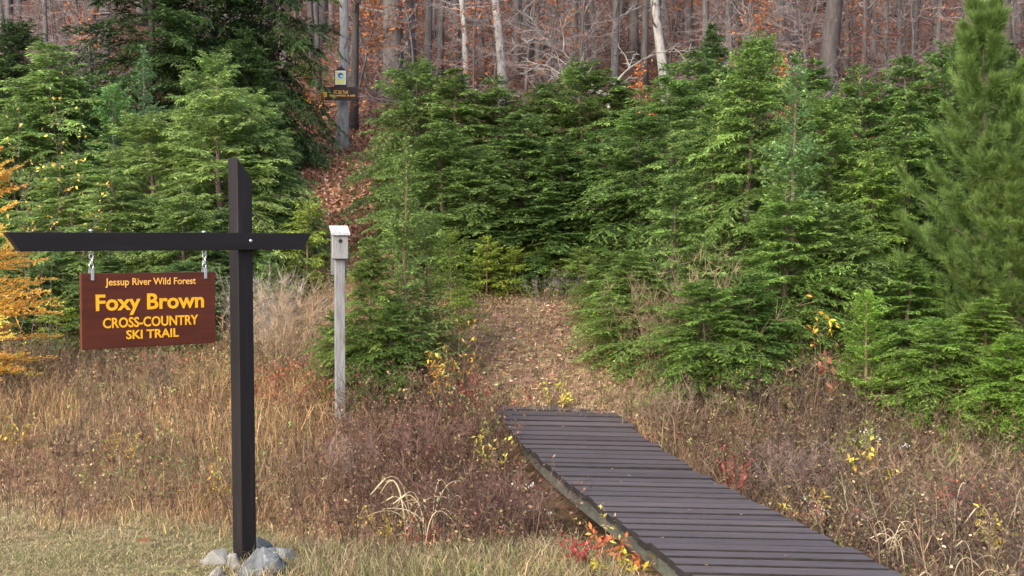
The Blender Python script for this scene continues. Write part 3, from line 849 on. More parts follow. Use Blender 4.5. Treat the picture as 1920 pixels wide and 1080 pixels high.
def text_mesh(name, body, height, width, centre, mat, parent, y, bold=.012, depth=.0012):
    """lettering as real raised geometry on the board"""
    cu = bpy.data.curves.new(name, 'FONT')
    cu.body = body; cu.align_x = 'CENTER'; cu.align_y = 'CENTER'
    cu.size = 1.0; cu.offset = bold; cu.extrude = .01; cu.resolution_u = 3
    ob = bpy.data.objects.new(name, cu)
    COL.objects.link(ob)
    bpy.context.view_layer.update()
    me = bpy.data.meshes.new_from_object(ob.evaluated_get(bpy.context.evaluated_depsgraph_get()))
    bpy.data.objects.remove(ob); bpy.data.curves.remove(cu)
    co = np.empty(len(me.vertices) * 3); me.vertices.foreach_get("co", co); co = co.reshape(-1, 3)
    lo, hi = co.min(0), co.max(0)
    caps = height
    sx = width / (hi[0] - lo[0]); sz = caps
    out = np.empty_like(co)
    out[:, 0] = (co[:, 0] - (lo[0] + hi[0]) / 2) * sx + centre[0]
    out[:, 2] = (co[:, 1] - lo[1]) / (hi[1] - lo[1]) * sz + centre[1]
    out[:, 1] = y - np.clip((co[:, 2] - lo[2]) / (hi[2] - lo[2] + 1e-9), 0, 1) * depth
    me.vertices.foreach_set("co", out.astype(np.float32).ravel()); me.update()
    me.materials.clear()
    return link(name, me, mat, parent)


# centre.z is the bottom of the letters
fy = -BT / 2 - .0005
text_mesh("lettering", "Jessup River Wild Forest", .045, .350 / .360 * .496, (.004, .290), M['paleyellow'], sb_panel, fy, .012)
text_mesh("lettering", "Foxy Brown", .102, .577, (.002, .157), M['yellow'], sb_panel, fy, .024)
text_mesh("lettering", "CROSS-COUNTRY", .050, .509, (.003, .097), M['yellow'], sb_panel, fy, .022)
text_mesh("lettering", "SKI TRAIL", .044, .281, (.008, .040), M['yellow'], sb_panel, fy, .022)
for hx in (-.302, .300):
    bm = bmesh.new()
    box_bm(.016, .003, .052, (hx, -BT / 2 - .0025, BH - .007), .001, bm)
    box_bm(.016, .003, .052, (hx, BT / 2 + .0025, BH - .007), .001, bm)
    box_bm(.016, BT + .008, .003, (hx, 0, BH + .021), .001, bm)
    brk = bm_link("bracket", bm, M['galv'], sb)
    ch = MB()
    def ring(c, rx, rz, plane, rr):
        a = np.linspace(0, 2 * np.pi, 13)
        p = np.stack([np.cos(a) * rx, 0 * a, np.sin(a) * rz], 1)
        if plane: p = p[:, [1, 0, 2]]
        ch.tube(p + np.array(c), np.full(13, rr), (.6, .6, .6), 6, False)
    for q, zz in enumerate((.034, .057, .080)):
        ring((hx, 0, BH + zz), .010, .016, q % 2, .0028)
    ring((hx, 0, BH + .101), .011, .012, 0, .003)
    ch.tube(np.array([[hx, 0, BH + .111], [hx, 0, BH + .16], [hx, 0, BH + .208]]), np.full(3, .0035), (.6, .6, .6), 8)
    ch.tube(np.array([[hx, 0, BH + .199], [hx, 0, BH + .2025], [hx, 0, BH + .206]]), np.full(3, .011), (.6, .6, .6), 6)
    link("chain", ch.mesh("chain", True), M['galv'], brk)


# ------------------------------------------------------------------ rocks at the post
def rock(px, py, d, sx, sy, sz, seed, mat, label, rot=0, zoff=0.0):
    r = np.random.default_rng(seed)
    bm = bmesh.new()
    for _ in range(16):
        v = norm(r.normal(0, 1, 3)) * r.uniform(.82, 1.0)
        bm.verts.new((v[0] * sx, v[1] * sy, v[2] * sz))
    bmesh.ops.convex_hull(bm, input=bm.verts)
    bmesh.ops.delete(bm, geom=[v for v in bm.verts if not v.link_faces], context='VERTS')
    bmesh.ops.bevel(bm, geom=list(bm.edges), offset=min(sx, sy, sz) * .07, segments=2, affect='EDGES')
    bmesh.ops.triangulate(bm, faces=bm.faces)
    bmesh.ops.subdivide_edges(bm, edges=bm.edges, cuts=2, use_grid_fill=True)
    for v in bm.verts:
        v.co += v.co.normalized() * mnoise.fractal(v.co * 18 + Vector((seed, 0, 0)), .8, 2.0, 4) * min(sx, sz) * .07
    x, y, z = at(px, py, d)
    me = bpy.data.meshes.new("rock"); bm.to_mesh(me); bm.free()
    o = link("rock", me, M[mat])
    o.location = (x, y, gz1(x, y) + zoff - .008); o.rotation_euler = (0, 0, rot)
    return setprops(o, label, "rock", "rocks piled round the foot of the sign post")
rock(490, 1085, 6.32, .185, .13, .125, 3, 'rock_blue', "largest blue grey rock in front of the sign post foot", .2, .03)
rock(518, 1045, 6.75, .13, .11, .085, 4, 'rock_blue', "flat dull grey rock to the right behind the largest rock", .9, .01)
rock(408, 1070, 6.60, .105, .085, .075, 5, 'rock_pale', "pale grey rock at the left of the sign post foot", .3, .02)
rock(438, 1068, 6.46, .050, .04, .065, 6, 'rock_pale', "small pointed cream stone leaning on the post", .1, .035)
rock(408, 1088, 6.30, .085, .07, .06, 8, 'rock_pale', "rounded whitish stone nearest the viewer left of the post", .7, .01)
rock(482, 1060, 6.88, .11, .09, .13, 9, 'rock_blue', "brownish grey rock hidden behind the sign post foot", .5, .02)


# ------------------------------------------------------------------ birdhouse on its post
BD = 10.2
bx0 = xat(637, BD)
ba = R(22) - math.atan(323 / F)
bz0 = gz1(bx0, BD)
bh = empty("birdhouse", (bx0, BD, bz0), "weathered grey wooden birdhouse with whitish roof on a tall square post", "birdhouse", None, ba)
H0 = CAM_H + px_ray(637, 485)[1] * BD - bz0        # underside of the box
H1 = CAM_H + px_ray(637, 442)[1] * BD - bz0        # front eave
H2 = CAM_H + px_ray(637, 425)[1] * BD - bz0        # top of the roof
bm_link("post", poly_prism([(-.039, -.3), (.039, -.3), (.039, H0 - .002), (-.039, H0 - .002)], -.030, .048), M['weathered'], bh)
hb = .058
hbox = bm_link("box", poly_prism([(-hb, H0), (hb, H0), (hb, H1 + .004), (-hb, H1 + .004)], -.078, .040, .002), M['weathered'], bh)
bm_link("back_board", poly_prism([(-.062, H0 - .13), (.062, H0 - .13), (.062, H2 - .012), (-.062, H2 - .012)], .0505, .066, .002), M['weathered'], bh)
# sloping roof: a tilted slab reaching from the back board out over the front
bm = bmesh.new()
y0, y1 = -.098, .078
pr = [(y0, H1 + .002), (y1, H2 - .004), (y1, H2 + .012), (y0 + .004, H1 + .018)]
a = [bm.verts.new((-.074, y, z)) for y, z in pr]; b = [bm.verts.new((.074, y, z)) for y, z in pr]
bm.faces.new(a); bm.faces.new(b[::-1])
for i in range(4): bm.faces.new((a[(i + 1) % 4], a[i], b[i], b[(i + 1) % 4]))
bmesh.ops.recalc_face_normals(bm, faces=bm.faces)
bmesh.ops.bevel(bm, geom=list(bm.edges), offset=.002, segments=2, affect='EDGES')
bm_link("roof", bm, M['roof'], bh)
bm = bmesh.new()
bmesh.ops.create_cone(bm, cap_ends=True, segments=24, radius1=.0155, radius2=.0155, depth=.004)
bm.transform(Matrix.Translation((-.002, -.0795, H1 - .042)) @ Matrix.Rotation(R(90), 4, 'X'))
bm_link("entrance_hole", bm, M['hole'], hbox)
side = bmesh.new()
box_bm(.003, .012, H1 - H0 - .02, (-hb - .0012, -.045, (H0 + H1) / 2), .0008, side)
bm_link("side_trim", side, M['roof'], hbox)


# ------------------------------------------------------------------ signs on the tree
SD = 26.05
def sign_at(px, py): return at(px, py, SD)
x, y, z = sign_at(638, 176)
W_, H_ = 65 / F * SD, 25 / F * SD
ts = empty("trail_sign", (x, y - .03, z), "dark brown trail board with yellow lettering nailed across the lichen spotted tree", "sign", None, R(3))
ts_panel = bm_link("panel", box_bm(W_, .03, H_, (0, 0, 0), .003), M['signback'], ts)
q = F / SD
text_mesh("lettering", "XC Ski Trail", .075, 27 / q, (1 / q, -.005), M['paleyellow'], ts_panel, -.0158, .02)
r = np.random.default_rng(3)
lm = MB()
xx = -20 / q
while xx < 28 / q:                                  # second line: too small to read, worn strokes
    w = r.uniform(.010, .022)
    if r.uniform() < .86:
        h = r.uniform(.03, .045)
        lm.add([(xx, -.0165, -.062), (xx + w, -.0165, -.062), (xx + w, -.0165, -.062 + h), (xx, -.0165, -.062 + h), (xx, -.0152, -.062), (xx + w, -.0152, -.062), (xx + w, -.0152, -.062 + h), (xx, -.0152, -.062 + h)],
               np.array([[0, 1, 2, 3], [1, 5, 6, 2], [4, 0, 3, 7], [3, 2, 6, 7], [4, 5, 1, 0]]), (1, 1, 1))
    xx += w + .006
link("worn_lettering", lm.mesh("worn_lettering"), M['paleyellow'], ts_panel)
bm_link("marker_square", box_bm(8 / q, .003, 9 / q, (-28 / q, -.0168, -.02), .0005), M['yellow'], ts_panel)
x, y, z = sign_at(639, 146)
tm = empty("trail_marker", (x, y - .03, z), "pale yellow marker with a blue round emblem above the trail board", "trail marker", None, R(3))
bm_link("backing", poly_prism([(-11.5 / q, -22 / q), (11.5 / q, -22 / q), (11.5 / q, 13.5 / q), (0, 21 / q), (-11.5 / q, 13.5 / q)], 0, .02, .002), M['signback'], tm)
bm_link("panel", box_bm(20 / q, .006, 26 / q, (0, -.004, 0), .001), M['marker_white'], tm)
tm_face = bm_link("face", box_bm(17 / q, .003, 23 / q, (0, -.0086, -.4 / q), .0005), M['marker_yellow'], tm)
def disc(name, cx, cz, rx, rz, yy, mat, n=20, a0=0, a1=6.2832):
    bm = bmesh.new()
    vs = [bm.verts.new((cx + rx * math.cos(a0 + (a1 - a0) * i / n), yy, cz + rz * math.sin(a0 + (a1 - a0) * i / n))) for i in range(n)]
    f = bm.faces.new(vs)
    ext = bmesh.ops.extrude_face_region(bm, geom=[f])
    for e in ext['geom']:
        if isinstance(e, bmesh.types.BMVert): e.co.y += .0012
    bmesh.ops.recalc_face_normals(bm, faces=bm.faces)
    return bm_link(name, bm, M[mat], tm_face)
disc("emblem", 0, 3.2 / q, 6.8 / q, 6.8 / q, -.0118, 'marker_light')
disc("emblem_shape", 0, 4.2 / q, 4.8 / q, 4.6 / q, -.0136, 'marker_blue')
disc("emblem_shape", 1.6 / q, 2.9 / q, 3.0 / q, 1.5 / q, -.0152, 'marker_white', 12)


# ------------------------------------------------------------------ the footbridge
fbx = empty("footbridge", (.6, 8, 0), "low wooden footbridge of dark brown planks leading to the trail", "footbridge")
yl = [768, 779, 788, 797, 805, 812.5, 822, 831, 842, 850, 858, 867, 875, 883, 891.5, 901, 910.5, 920, 930, 939, 948.5, 959, 969, 981, 993, 1006, 1019, 1032, 1045, 1060, 1077]
dd = 10.2 - .148 * np.arange(len(yl))
zz = np.array([CAM_H + px_ray(960, yv)[1] * dv for yv, dv in zip(yl, dd)])
co = np.polyfit(dd, zz, 3); dco = np.polyder(co)
def deck_z(d): return np.where(np.asarray(d) > 6.8, np.polyval(co, d), np.polyval(co, 6.8) + np.polyval(dco, 6.8) * (np.asarray(d) - 6.8))
r = np.random.default_rng(9)
def plank_mesh(y0, y1, j):
    xl0, xl1, xr0, xr1 = bridge_l(y0), bridge_l(y1), bridge_r(y0), bridge_r(y1)
    o = r.normal(0, .009, 2)
    zc = float(deck_z((y0 + y1) / 2)) + r.normal(0, .0018)
    zl, zr = zc + r.normal(0, .001), zc - .016 + r.normal(0, .001)
    sl = float(deck_z(y1) - deck_z(y0)) + r.normal(0, .0015)
    t = .038
    bm = bmesh.new()
    skew = .022
    c = [(xl0 + o[0], y0, zl - sl / 2), (xr0 + o[1], y0 - skew, zr - sl / 2), (xr1 + o[1], y1 - skew, zr + sl / 2), (xl1 + o[0], y1, zl + sl / 2)]
    top = [bm.verts.new(p) for p in c]; bot = [bm.verts.new((p[0], p[1], p[2] - t)) for p in c]
    bm.faces.new(top); bm.faces.new(bot[::-1])
    for i in range(4): bm.faces.new((top[(i + 1) % 4], top[i], bot[i], bot[(i + 1) % 4]))
    bmesh.ops.recalc_face_normals(bm, faces=bm.faces)
    bmesh.ops.bevel(bm, geom=list(bm.edges), offset=.0025, segments=1, affect='EDGES')
    return bm
def place_bm(name, bm, mat, root):
    bm.transform(Matrix.Translation(-Vector(root.location)))
    bm.normal_update()
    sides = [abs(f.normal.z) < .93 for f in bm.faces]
    o = bm_link(name, bm, mat, root)
    if name == "plank":                              # worn grey-brown tops; dark edges and ends carry stain and painted gap shade
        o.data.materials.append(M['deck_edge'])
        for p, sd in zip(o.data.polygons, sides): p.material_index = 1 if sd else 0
    return o
for j in range(40):
    y1 = 10.2 - .148 * j - .011 - max(0, r.normal(.004, .005))
    y0 = 10.2 - .148 * (j + 1) + .011 + max(0, r.normal(.004, .005))
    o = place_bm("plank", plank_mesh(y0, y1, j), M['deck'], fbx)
    k = r.uniform(.78, 1.25); o.color = (k, k * r.uniform(.97, 1.03), k, 1)
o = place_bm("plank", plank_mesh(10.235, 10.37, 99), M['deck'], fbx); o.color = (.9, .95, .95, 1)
ys_ = np.linspace(10.15, 4.4, 14)
for off, edge in ((.095, bridge_l), (-.12, bridge_r), (.48, bridge_l)):
    bm = bmesh.new()
    prev = None
    wd, hh = .055, .11
    for yv in ys_:
        xc = edge(yv) + off
        zt = float(deck_z(yv)) - .048 - (.01 if edge is bridge_r else 0)
        cur = [bm.verts.new((xc - wd / 2, yv, zt)), bm.verts.new((xc + wd / 2, yv, zt)), bm.verts.new((xc + wd / 2, yv, zt - hh)), bm.verts.new((xc - wd / 2, yv, zt - hh))]
        if prev:
            for i in range(4): bm.faces.new((prev[i], prev[(i + 1) % 4], cur[(i + 1) % 4], cur[i]))
        else: bm.faces.new(cur)
        prev = cur
    bm.faces.new(prev[::-1])
    bmesh.ops.recalc_face_normals(bm, faces=bm.faces)
    place_bm("stringer", bm, M['stringer'], fbx)


# ------------------------------------------------------------------ ground cover that nobody could count
def scatter(n, y0, y1, wfun, xr=.43, xmin=None, xmax=None):
    """n points spread over the ground seen from y0 to y1, kept with probability wfun"""
    y = np.sqrt(rng.uniform(y0 ** 2, y1 ** 2, n)); x = rng.uniform(-xr, xr, n) * y
    w = wfun(x, y)
    k = rng.uniform(0, 1, n) < w
    return x[k], y[k]

def on_bridge(x, y, m=.0):
    return (x > bridge_l(y) - m) & (x < bridge_r(y) + m) & (y < 10.4)

def clump(x, y, f=1.6, s=0.0):
    return .5 + .5 * np.sin(x * f * 1.9 + 2 * np.sin(y * f + s)) * np.sin(y * f * 1.7 + 1.5 * np.sin(x * f * 1.3 + s))

def dirs2(n, sd=1.0):
    a = rng.uniform(0, 6.28, n)
    return np.stack([np.cos(a), np.sin(a), np.zeros(n)], 1)

# lawn
lw = MB()
x, y = scatter(260000, 5.6, 9.2, lambda x, y: zones(x, y)[0] * ~on_bridge(x, y, .02))
n = len(x); P = np.stack([x, y, ground(x, y) - .004], 1)
cols = pick([(.36, .29, .16), (.27, .24, .115), (.20, .20, .085), (.12, .16, .055), (.42, .34, .21)], [5, 4, 1.5, .5, 2.4], n, .28)
gr = smooth(.2, .55, clump(x, y, 1.1, 3.0)) * .55
near_g = 2 * np.exp(-(((x + .25) / .35) ** 2 + ((y - 5.95) / .25) ** 2)) + np.exp(-(((x + 1.75) / .2) ** 2 + ((y - 6.35) / .15) ** 2))
gr = np.clip(gr + near_g, 0, 1)[:, None]
greenc = vary((.19, .20, .075), n, .25)
cols = np.where(rng.uniform(0, 1, (n, 1)) < gr * .45, greenc, cols)
hgt = rng.uniform(.012, .042, n) * (.6 + .9 * clump(x, y, 2.3, 1)) * (1 + .8 * smooth(-.5, .3, y - lawn_edge(x)))
lw.blades(P, dirs2(n), hgt, rng.uniform(.0024, .0045, n), rng.uniform(.6, 2.2, n), cols)
setprops(link("lawn_grass", lw.mesh("lawn_grass"), M['dry']), "short tan and olive mown grass in the foreground", None, None, "stuff")

# tall dry field grass and dead weeds
def field_w(x, y):
    lawn, tr, wood = zones(x, y)
    return (1 - lawn) * (1 - tr) * (1 - wood) * ~on_bridge(x, y, .03)

def weeds(mb, x, y, hgt, stemc, bitc, twigs=9, bits=8, bitlen=(.012, .028), wide=.0035, lean=.22):
    n = len(x)
    if n == 0: return
    P0 = np.stack([x, y, ground(x, y) - .01], 1)
    Dn = norm(np.stack([rng.normal(0, lean, n), rng.normal(0, lean, n), np.ones(n)], 1))
    P1 = P0 + Dn * (hgt * .55)[:, None]
    D2 = norm(Dn + np.stack([rng.normal(0, lean, n), rng.normal(0, lean, n), np.zeros(n)], 1))
    P2 = P1 + D2 * (hgt * .45)[:, None]
    mb.prisms(P0, P1, wide * .6, wide * .45, stemc, 3); mb.prisms(P1, P2, wide * .45, wide * .22, stemc, 3)
    i = np.repeat(np.arange(n), twigs)
    t = rng.uniform(.25, 1, len(i))[:, None]
    B = np.where(t < .55, P0[i] + (P1 - P0)[i] * t / .55, P1[i] + (P2 - P1)[i] * (t - .55) / .45)
    a = rng.uniform(0, 6.28, len(i)); e = rng.normal(.7, .35, len(i))
    D = np.stack([np.cos(a) * np.cos(e), np.sin(a) * np.cos(e), np.sin(e)], 1)
    Lt = hgt[i] * rng.uniform(.12, .38, len(i)) * (1.15 - t[:, 0] * .6)
    mb.quads(B, D, rng.normal(0, 1, D.shape), Lt, wide * .75, stemc[i] * 1.05, .3)
    j = np.repeat(np.arange(len(i)), max(1, bits // twigs)) if bits >= twigs else rng.integers(0, len(i), n * bits)
    u = rng.uniform(.35, 1.05, len(j))[:, None]
    PB = B[j] + D[j] * Lt[j][:, None] * u
    L = rng.uniform(*bitlen, len(j))
    mb.quads(PB, rng.normal(0, 1, (len(j), 3)), rng.normal(0, 1, (len(j), 3)), L, L * rng.uniform(.35, .7, len(j)), bitc[i[j]] * np.exp(rng.normal(0, .3, (len(j), 1))), .5)

dg = MB()
x, y = scatter(150000, 5.4, 14.5, lambda x, y: field_w(x, y) * (.35 + .65 * clump(x, y, 1.3)) * (1 - .8 * np.exp(-(((x - bridge_l(np.minimum(y, 10.3)) + .3) / .6) ** 2 + ((y - 8.5) / 1.2) ** 2))) * ~((x > bridge_l(y) - .16) & (x < bridge_l(y) + .1) & (y < 9.3)))
n = len(x); P = np.stack([x, y, ground(x, y) - .01], 1)
red = np.exp(-(((x + .55) / .75) ** 2 + ((y - 8.9) / 1.1) ** 2))                # the maroon brush left of the bridge
edge = smooth(0, 1.2, y - lawn_edge(x))
cols = pick([(.34, .25, .14), (.27, .19, .105), (.40, .31, .19), (.20, .13, .08), (.25, .21, .10)], [4, 4, 2, 2.5, 1.2], n, .25)
cols = np.where(rng.uniform(0, 1, (n, 1)) < (red * .6)[:, None], vary((.13, .07, .048), n, .3), cols)
rb = smooth(0, .5, x - bridge_r(np.minimum(y, 10.2)))[:, None] * (y < 11)[:, None]
cols = cols * (1 - .3 * rb)
mt = clump(x, y, .75, 9)[:, None]
cols = cols * np.where(mt > .55, np.array([1.22, 1.12, .98]), np.array([.86, .83, .86]))
hg = rng.uniform(.05, .24, n) * (.75 + .5 * mt[:, 0]) * (.45 + .75 * edge) * (.7 + .6 * clump(x, y, .9, 2))
hg *= 1 - .35 * np.exp(-((x - bridge_r(np.minimum(y, 10.2)) - .05) / .12) ** 2)
dg.blades(P, dirs2(n), hg, rng.uniform(.003, .0055, n), rng.uniform(.15, 1.1, n), cols)
x, y = scatter(60000, 5.5, 8.2, lambda x, y: (x > -1.5) * (x < bridge_l(y) - .1) * (1 - smooth(7.0, 7.9, y + .2 * np.sin(x * 5))) * smooth(-1.5, -.9, x) * (.3 + .7 * clump(x, y, 2, 3)))
n = len(x); P = np.stack([x, y, ground(x, y) - .005], 1)
dg.blades(P, dirs2(n), rng.uniform(.04, .16, n), rng.uniform(.0025, .0045, n), rng.uniform(.3, 1.6, n), np.where(rng.uniform(0, 1, (n, 1)) < .25 + .5 * np.exp(-(((x + .3) / .4) ** 2 + ((y - 6.0) / .3) ** 2))[:, None], vary((.17, .20, .07), n, .3), pick([(.33, .26, .15), (.25, .20, .11), (.40, .32, .2), (.18, .12, .08)], [4, 3, 2, 2], n, .3)))
setprops(link("dry_grass", dg.mesh("dry_grass"), M['dry']), "tall tan dry grass filling the field and both sides of the bridge", None, None, "stuff")

wd = MB()
# brown stalks over the left field
x, y = scatter(15000, 6.8, 14.2, lambda x, y: field_w(x, y) * (x < bridge_l(y) - .05) * smooth(-.1, .7, y - lawn_edge(x)) * (.25 + .75 * clump(x, y, 1.1, 1)))
n = len(x)
grn = (clump(x, y, .8, 7) > .72)
weeds(wd, x, y, rng.uniform(.08, .30, n) * (.6 + .7 * clump(x, y, 1.7, 2)), pick([(.24, .165, .10), (.16, .10, .075), (.30, .22, .14), (.21, .10, .07)], [4, 2.5, 2, 1.3], n, .25), np.where((grn & (rng.uniform(0, 1, n) < .6))[:, None], vary((.17, .20, .06), n, .3), pick([(.27, .19, .105), (.18, .11, .07), (.32, .24, .13), (.24, .095, .055)], [4, 3.5, 1, .7], n, .3)), bitlen=(.012, .032))
x, y = scatter(1500, 6.5, 13.5, lambda x, y: field_w(x, y) * (x < bridge_l(y) - .15) * (.2 + .8 * clump(x, y, 2.2, 6)))
n = len(x)
weeds(wd, x, y, rng.uniform(.16, .42, n), pick([(.085, .06, .05), (.13, .085, .06)], [1, 1], n, .3), pick([(.14, .09, .06), (.2, .09, .055)], [2, 1], n, .3), twigs=6, bits=6, wide=.006, lean=.18)
x, y = scatter(1200, 5.2, 11, lambda x, y: field_w(x, y) * (x > bridge_r(y) + .1))
n = len(x)
weeds(wd, x, y, rng.uniform(.2, .5, n), pick([(.085, .06, .05), (.30, .23, .15)], [1, 1], n, .3), pick([(.14, .09, .06), (.3, .22, .14)], [2, 1], n, .3), twigs=7, bits=6, wide=.007, lean=.45)
# maroon brush along the left of the bridge
x, y = scatter(9000, 6.9, 10.8, lambda x, y: field_w(x, y) * (x < bridge_l(y) - .03) * np.exp(-(((x - bridge_l(y) + .6) / .62) ** 2)) * smooth(-.2, .5, y - lawn_edge(x)) * ~((x > bridge_l(y) - .14) & (y < 9.2)))
n = len(x)
weeds(wd, x, y, rng.uniform(.18, .52, n), pick([(.095, .055, .042), (.16, .105, .07), (.075, .046, .037)], [4, 3, 2], n, .3), pick([(.12, .062, .048), (.20, .13, .08), (.22, .07, .045), (.22, .21, .075)], [4, 3, .8, .8], n, .3), twigs=10, bits=7, bitlen=(.012, .034), wide=.005, lean=.36)
# brush right of the bridge
x, y = scatter(26000, 5.2, 11.6, lambda x, y: field_w(x, y) * (x > bridge_r(y) + .06) * (.3 + .7 * clump(x, y, 1.5, 4)))
n = len(x)
near = np.clip((x - bridge_r(np.minimum(y, 10.3))) / .8, .3, 1)
weeds(wd, x, y, rng.uniform(.16, .5, n) * near, pick([(.15, .108, .075), (.10, .075, .062), (.24, .18, .11), (.12, .065, .046)], [4, 3, 2.2, 1.6], n, .3), pick([(.15, .105, .065), (.23, .175, .10), (.18, .068, .045), (.16, .165, .055), (.085, .056, .04)], [4, 1.6, .8, 1.6, 3], n, .3), twigs=11, bits=8, bitlen=(.012, .03), wide=.005, lean=.36)
# green and ochre growth along the trail margins
x, y = scatter(9000, 10.1, 14.5, lambda x, y: (np.abs(np.abs(x - trail_x(y)) - .62) < .26) * (.25 + .75 * clump(x, y, 2.4, 2)))
n = len(x)
weeds(wd, x, y, rng.uniform(.05, .20, n), pick([(.22, .16, .10), (.14, .15, .06), (.15, .09, .06)], [3, 2, 2], n, .25), pick([(.18, .21, .06), (.30, .25, .07), (.22, .13, .08), (.12, .17, .05)], [3, 1.2, 2, 3], n, .3), bitlen=(.014, .035))
x, y = scatter(1600, 10.3, 13.6, lambda x, y: zones(x, y)[1] * clump(x, y, 3.1, 8) * .8)
n = len(x)
weeds(wd, x, y, rng.uniform(.03, .10, n), pick([(.22, .16, .10), (.14, .09, .06)], [3, 2], n, .25), pick([(.20, .21, .07), (.34, .27, .08), (.22, .12, .07), (.16, .13, .11)], [3, 1, 2, 2], n, .3), twigs=6, bits=6, bitlen=(.014, .03))
# thin cover between the evergreens
x, y = scatter(9000, 11, 17, lambda x, y: (1 - zones(x, y)[1]) * .6)
n = len(x)
weeds(wd, x, y, rng.uniform(.12, .4, n), pick([(.22, .16, .10), (.14, .15, .06), (.17, .11, .08)], [3, 2, 2], n, .25), pick([(.24, .17, .1), (.20, .22, .07), (.2, .1, .07)], [3, 2, 1], n, .3))
setprops(link("dead_weeds", wd.mesh("dead_weeds"), M['leaf']), "tangle of dead brown and reddish weed stalks", None, None, "stuff")

# leaf litter and short growth on the trails and the wood floor
lt = MB()
x, y = scatter(60000, 9.7, 15.5, lambda x, y: zones(x, y)[1] * 1.0)
n = len(x); P = np.stack([x, y, ground(x, y) + rng.uniform(.0, .02, n)], 1)
D = rng.normal(0, 1, (n, 3)); D[:, 2] *= .25; L = rng.uniform(.018, .05, n)
lt.quads(P, D, np.array([0, 0, 1.0]) + rng.normal(0, .45, (n, 3)), L, L * rng.uniform(.3, .7, n), pick([(.32, .22, .14), (.24, .14, .09), (.40, .31, .20), (.18, .11, .08), (.36, .17, .07), (.28, .26, .10)], [4, 3.5, 1.8, 2.5, .7, 1.0], n, .32), .45)
x, y = scatter(90000, 13.5, 60, lambda x, y: np.where(y < 29, zones(x, y)[1] + .25 * (y > 17), .8) * np.clip(26 / y, .2, 1), .45)
n = len(x); P = np.stack([x, y, ground(x, y) + rng.uniform(.0, .04, n)], 1)
D = rng.normal(0, 1, (n, 3)); D[:, 2] *= .35; L = rng.uniform(.06, .11, n) * np.clip(y / 26, 1, 1.6)
onp = zones(x, y)[1]
c1 = pick([(.42, .22, .13), (.33, .15, .085), (.52, .33, .21), (.25, .11, .065)], [4, 3, 2, 2], n, .25); c2 = pick([(.20, .095, .055), (.13, .065, .045), (.28, .11, .045), (.20, .14, .10)], [4, 3, 1.2, 1.4], n, .3)
c2 = c2 * .85
lt.quads(P, D, np.array([0, 0, 1.0]) + rng.normal(0, .5, (n, 3)), L, L * rng.uniform(.4, .75, n), np.where((rng.uniform(0, 1, n) < onp)[:, None], c1, c2), .45)
y = rng.uniform(15, 29, 26000); x = trail_x(y) + rng.normal(0, .75, len(y))
n = len(x); P = np.stack([x, y, ground(x, y) + rng.uniform(.0, .05, n)], 1)
D = rng.normal(0, 1, (n, 3)); D[:, 2] *= .5; L = rng.uniform(.05, .11, n)
lt.quads(P, D, np.array([0, 0, 1.0]) + rng.normal(0, .7, (n, 3)), L, L * rng.uniform(.4, .75, n), pick([(.36, .20, .12), (.27, .13, .075), (.46, .31, .21), (.16, .075, .045)], [4, 3, 1.6, 3], n, .3), .45)
setprops(link("fallen_leaves", lt.mesh("fallen_leaves"), M['leaf']), "fallen brown leaves covering the trail and the wood floor", None, None, "stuff")
tg = MB()
x, y = scatter(130000, 9.8, 13.6, lambda x, y: zones(x, y)[1] * (.15 + .85 * clump(x, y, 2.0, 5)) * np.where(y < 11.2, 1, .45))
n = len(x); P = np.stack([x, y, ground(x, y) - .005], 1)
tg.blades(P, dirs2(n), rng.uniform(.02, .07, n), rng.uniform(.004, .007, n), rng.uniform(.3, 1.3, n), pick([(.36, .27, .16), (.27, .22, .11), (.21, .22, .08), (.32, .2, .12)], [4, 3, 1.6, 2], n, .25))
setprops(link("trail_grass", tg.mesh("trail_grass"), M['dry']), "thin short dry grass on the lower trail", None, None, "stuff")


# ------------------------------------------------------------------ single plants that stand out
def plant_root(name, px, py, d, label, cat, group=None, onground=True):
    x, y, z = at(px, py, d)
    return empty(name, (x, y, gz1(x, y) - .01), label, cat, group), r_


def two_parts(root, stems, leaves, leafname="leaves"):
    if stems.n: link("stems", stems.mesh("stems"), M['stem'], root)
    if leaves.n: link(leafname, leaves.mesh(leafname), M['leaf'], root)


def arching(name, px, d, n, h, reach, label, col=(.52, .43, .29), w=.006, seed=1, cat="dry grass clump", spread=.08, group=None):
    r = np.random.default_rng(seed)
    x = xat(px, d); root = empty(name, (x, d, gz1(x, d) - .01), label, cat, group)
    mb = MB()
    for i in range(n):
        a = r.uniform(0, 6.28); hh = h * r.uniform(.55, 1.15); rr = reach * r.uniform(.5, 1.3)
        sx = 1 if r.uniform() < .5 else -1
        dv = norm(np.array([sx * r.uniform(.6, 1), r.normal(0, .4), 0]))
        t = np.linspace(0, 1, 10)
        px_ = rr * t ** 1.8
        pz = hh * np.sin(np.clip(t * r.uniform(1.75, 2.5), 0, np.pi)) ** .9
        b0 = np.array([r.normal(0, spread), r.normal(0, spread), 0])
        pts = b0 + dv * px_[:, None] + np.array([0, 0, 1.0]) * pz[:, None]
        mb.prisms(np.array([[0, 0, -.015]]), pts[:1], w * .5, w * .5, np.array(col), 4)
        mb.tube(pts, w * (1 - .75 * t) * .5 + .0008, np.clip(np.array(col) * r.uniform(.75, 1.15), 0, 1), 4)
        if r.uniform() < .35:
            mb.prisms(pts[-3][None], pts[-1][None], w * .9, w * .4, np.array(col), 4)
    link("blades", mb.mesh("blades"), M['dry'], root)
    return root
arching("bent_dry_grass", 785, 7.3, 16, .36, .24, "clump of cream bent grass stems arching beside the dark brush left of the bridge", seed=3, spread=.09, w=.0075)
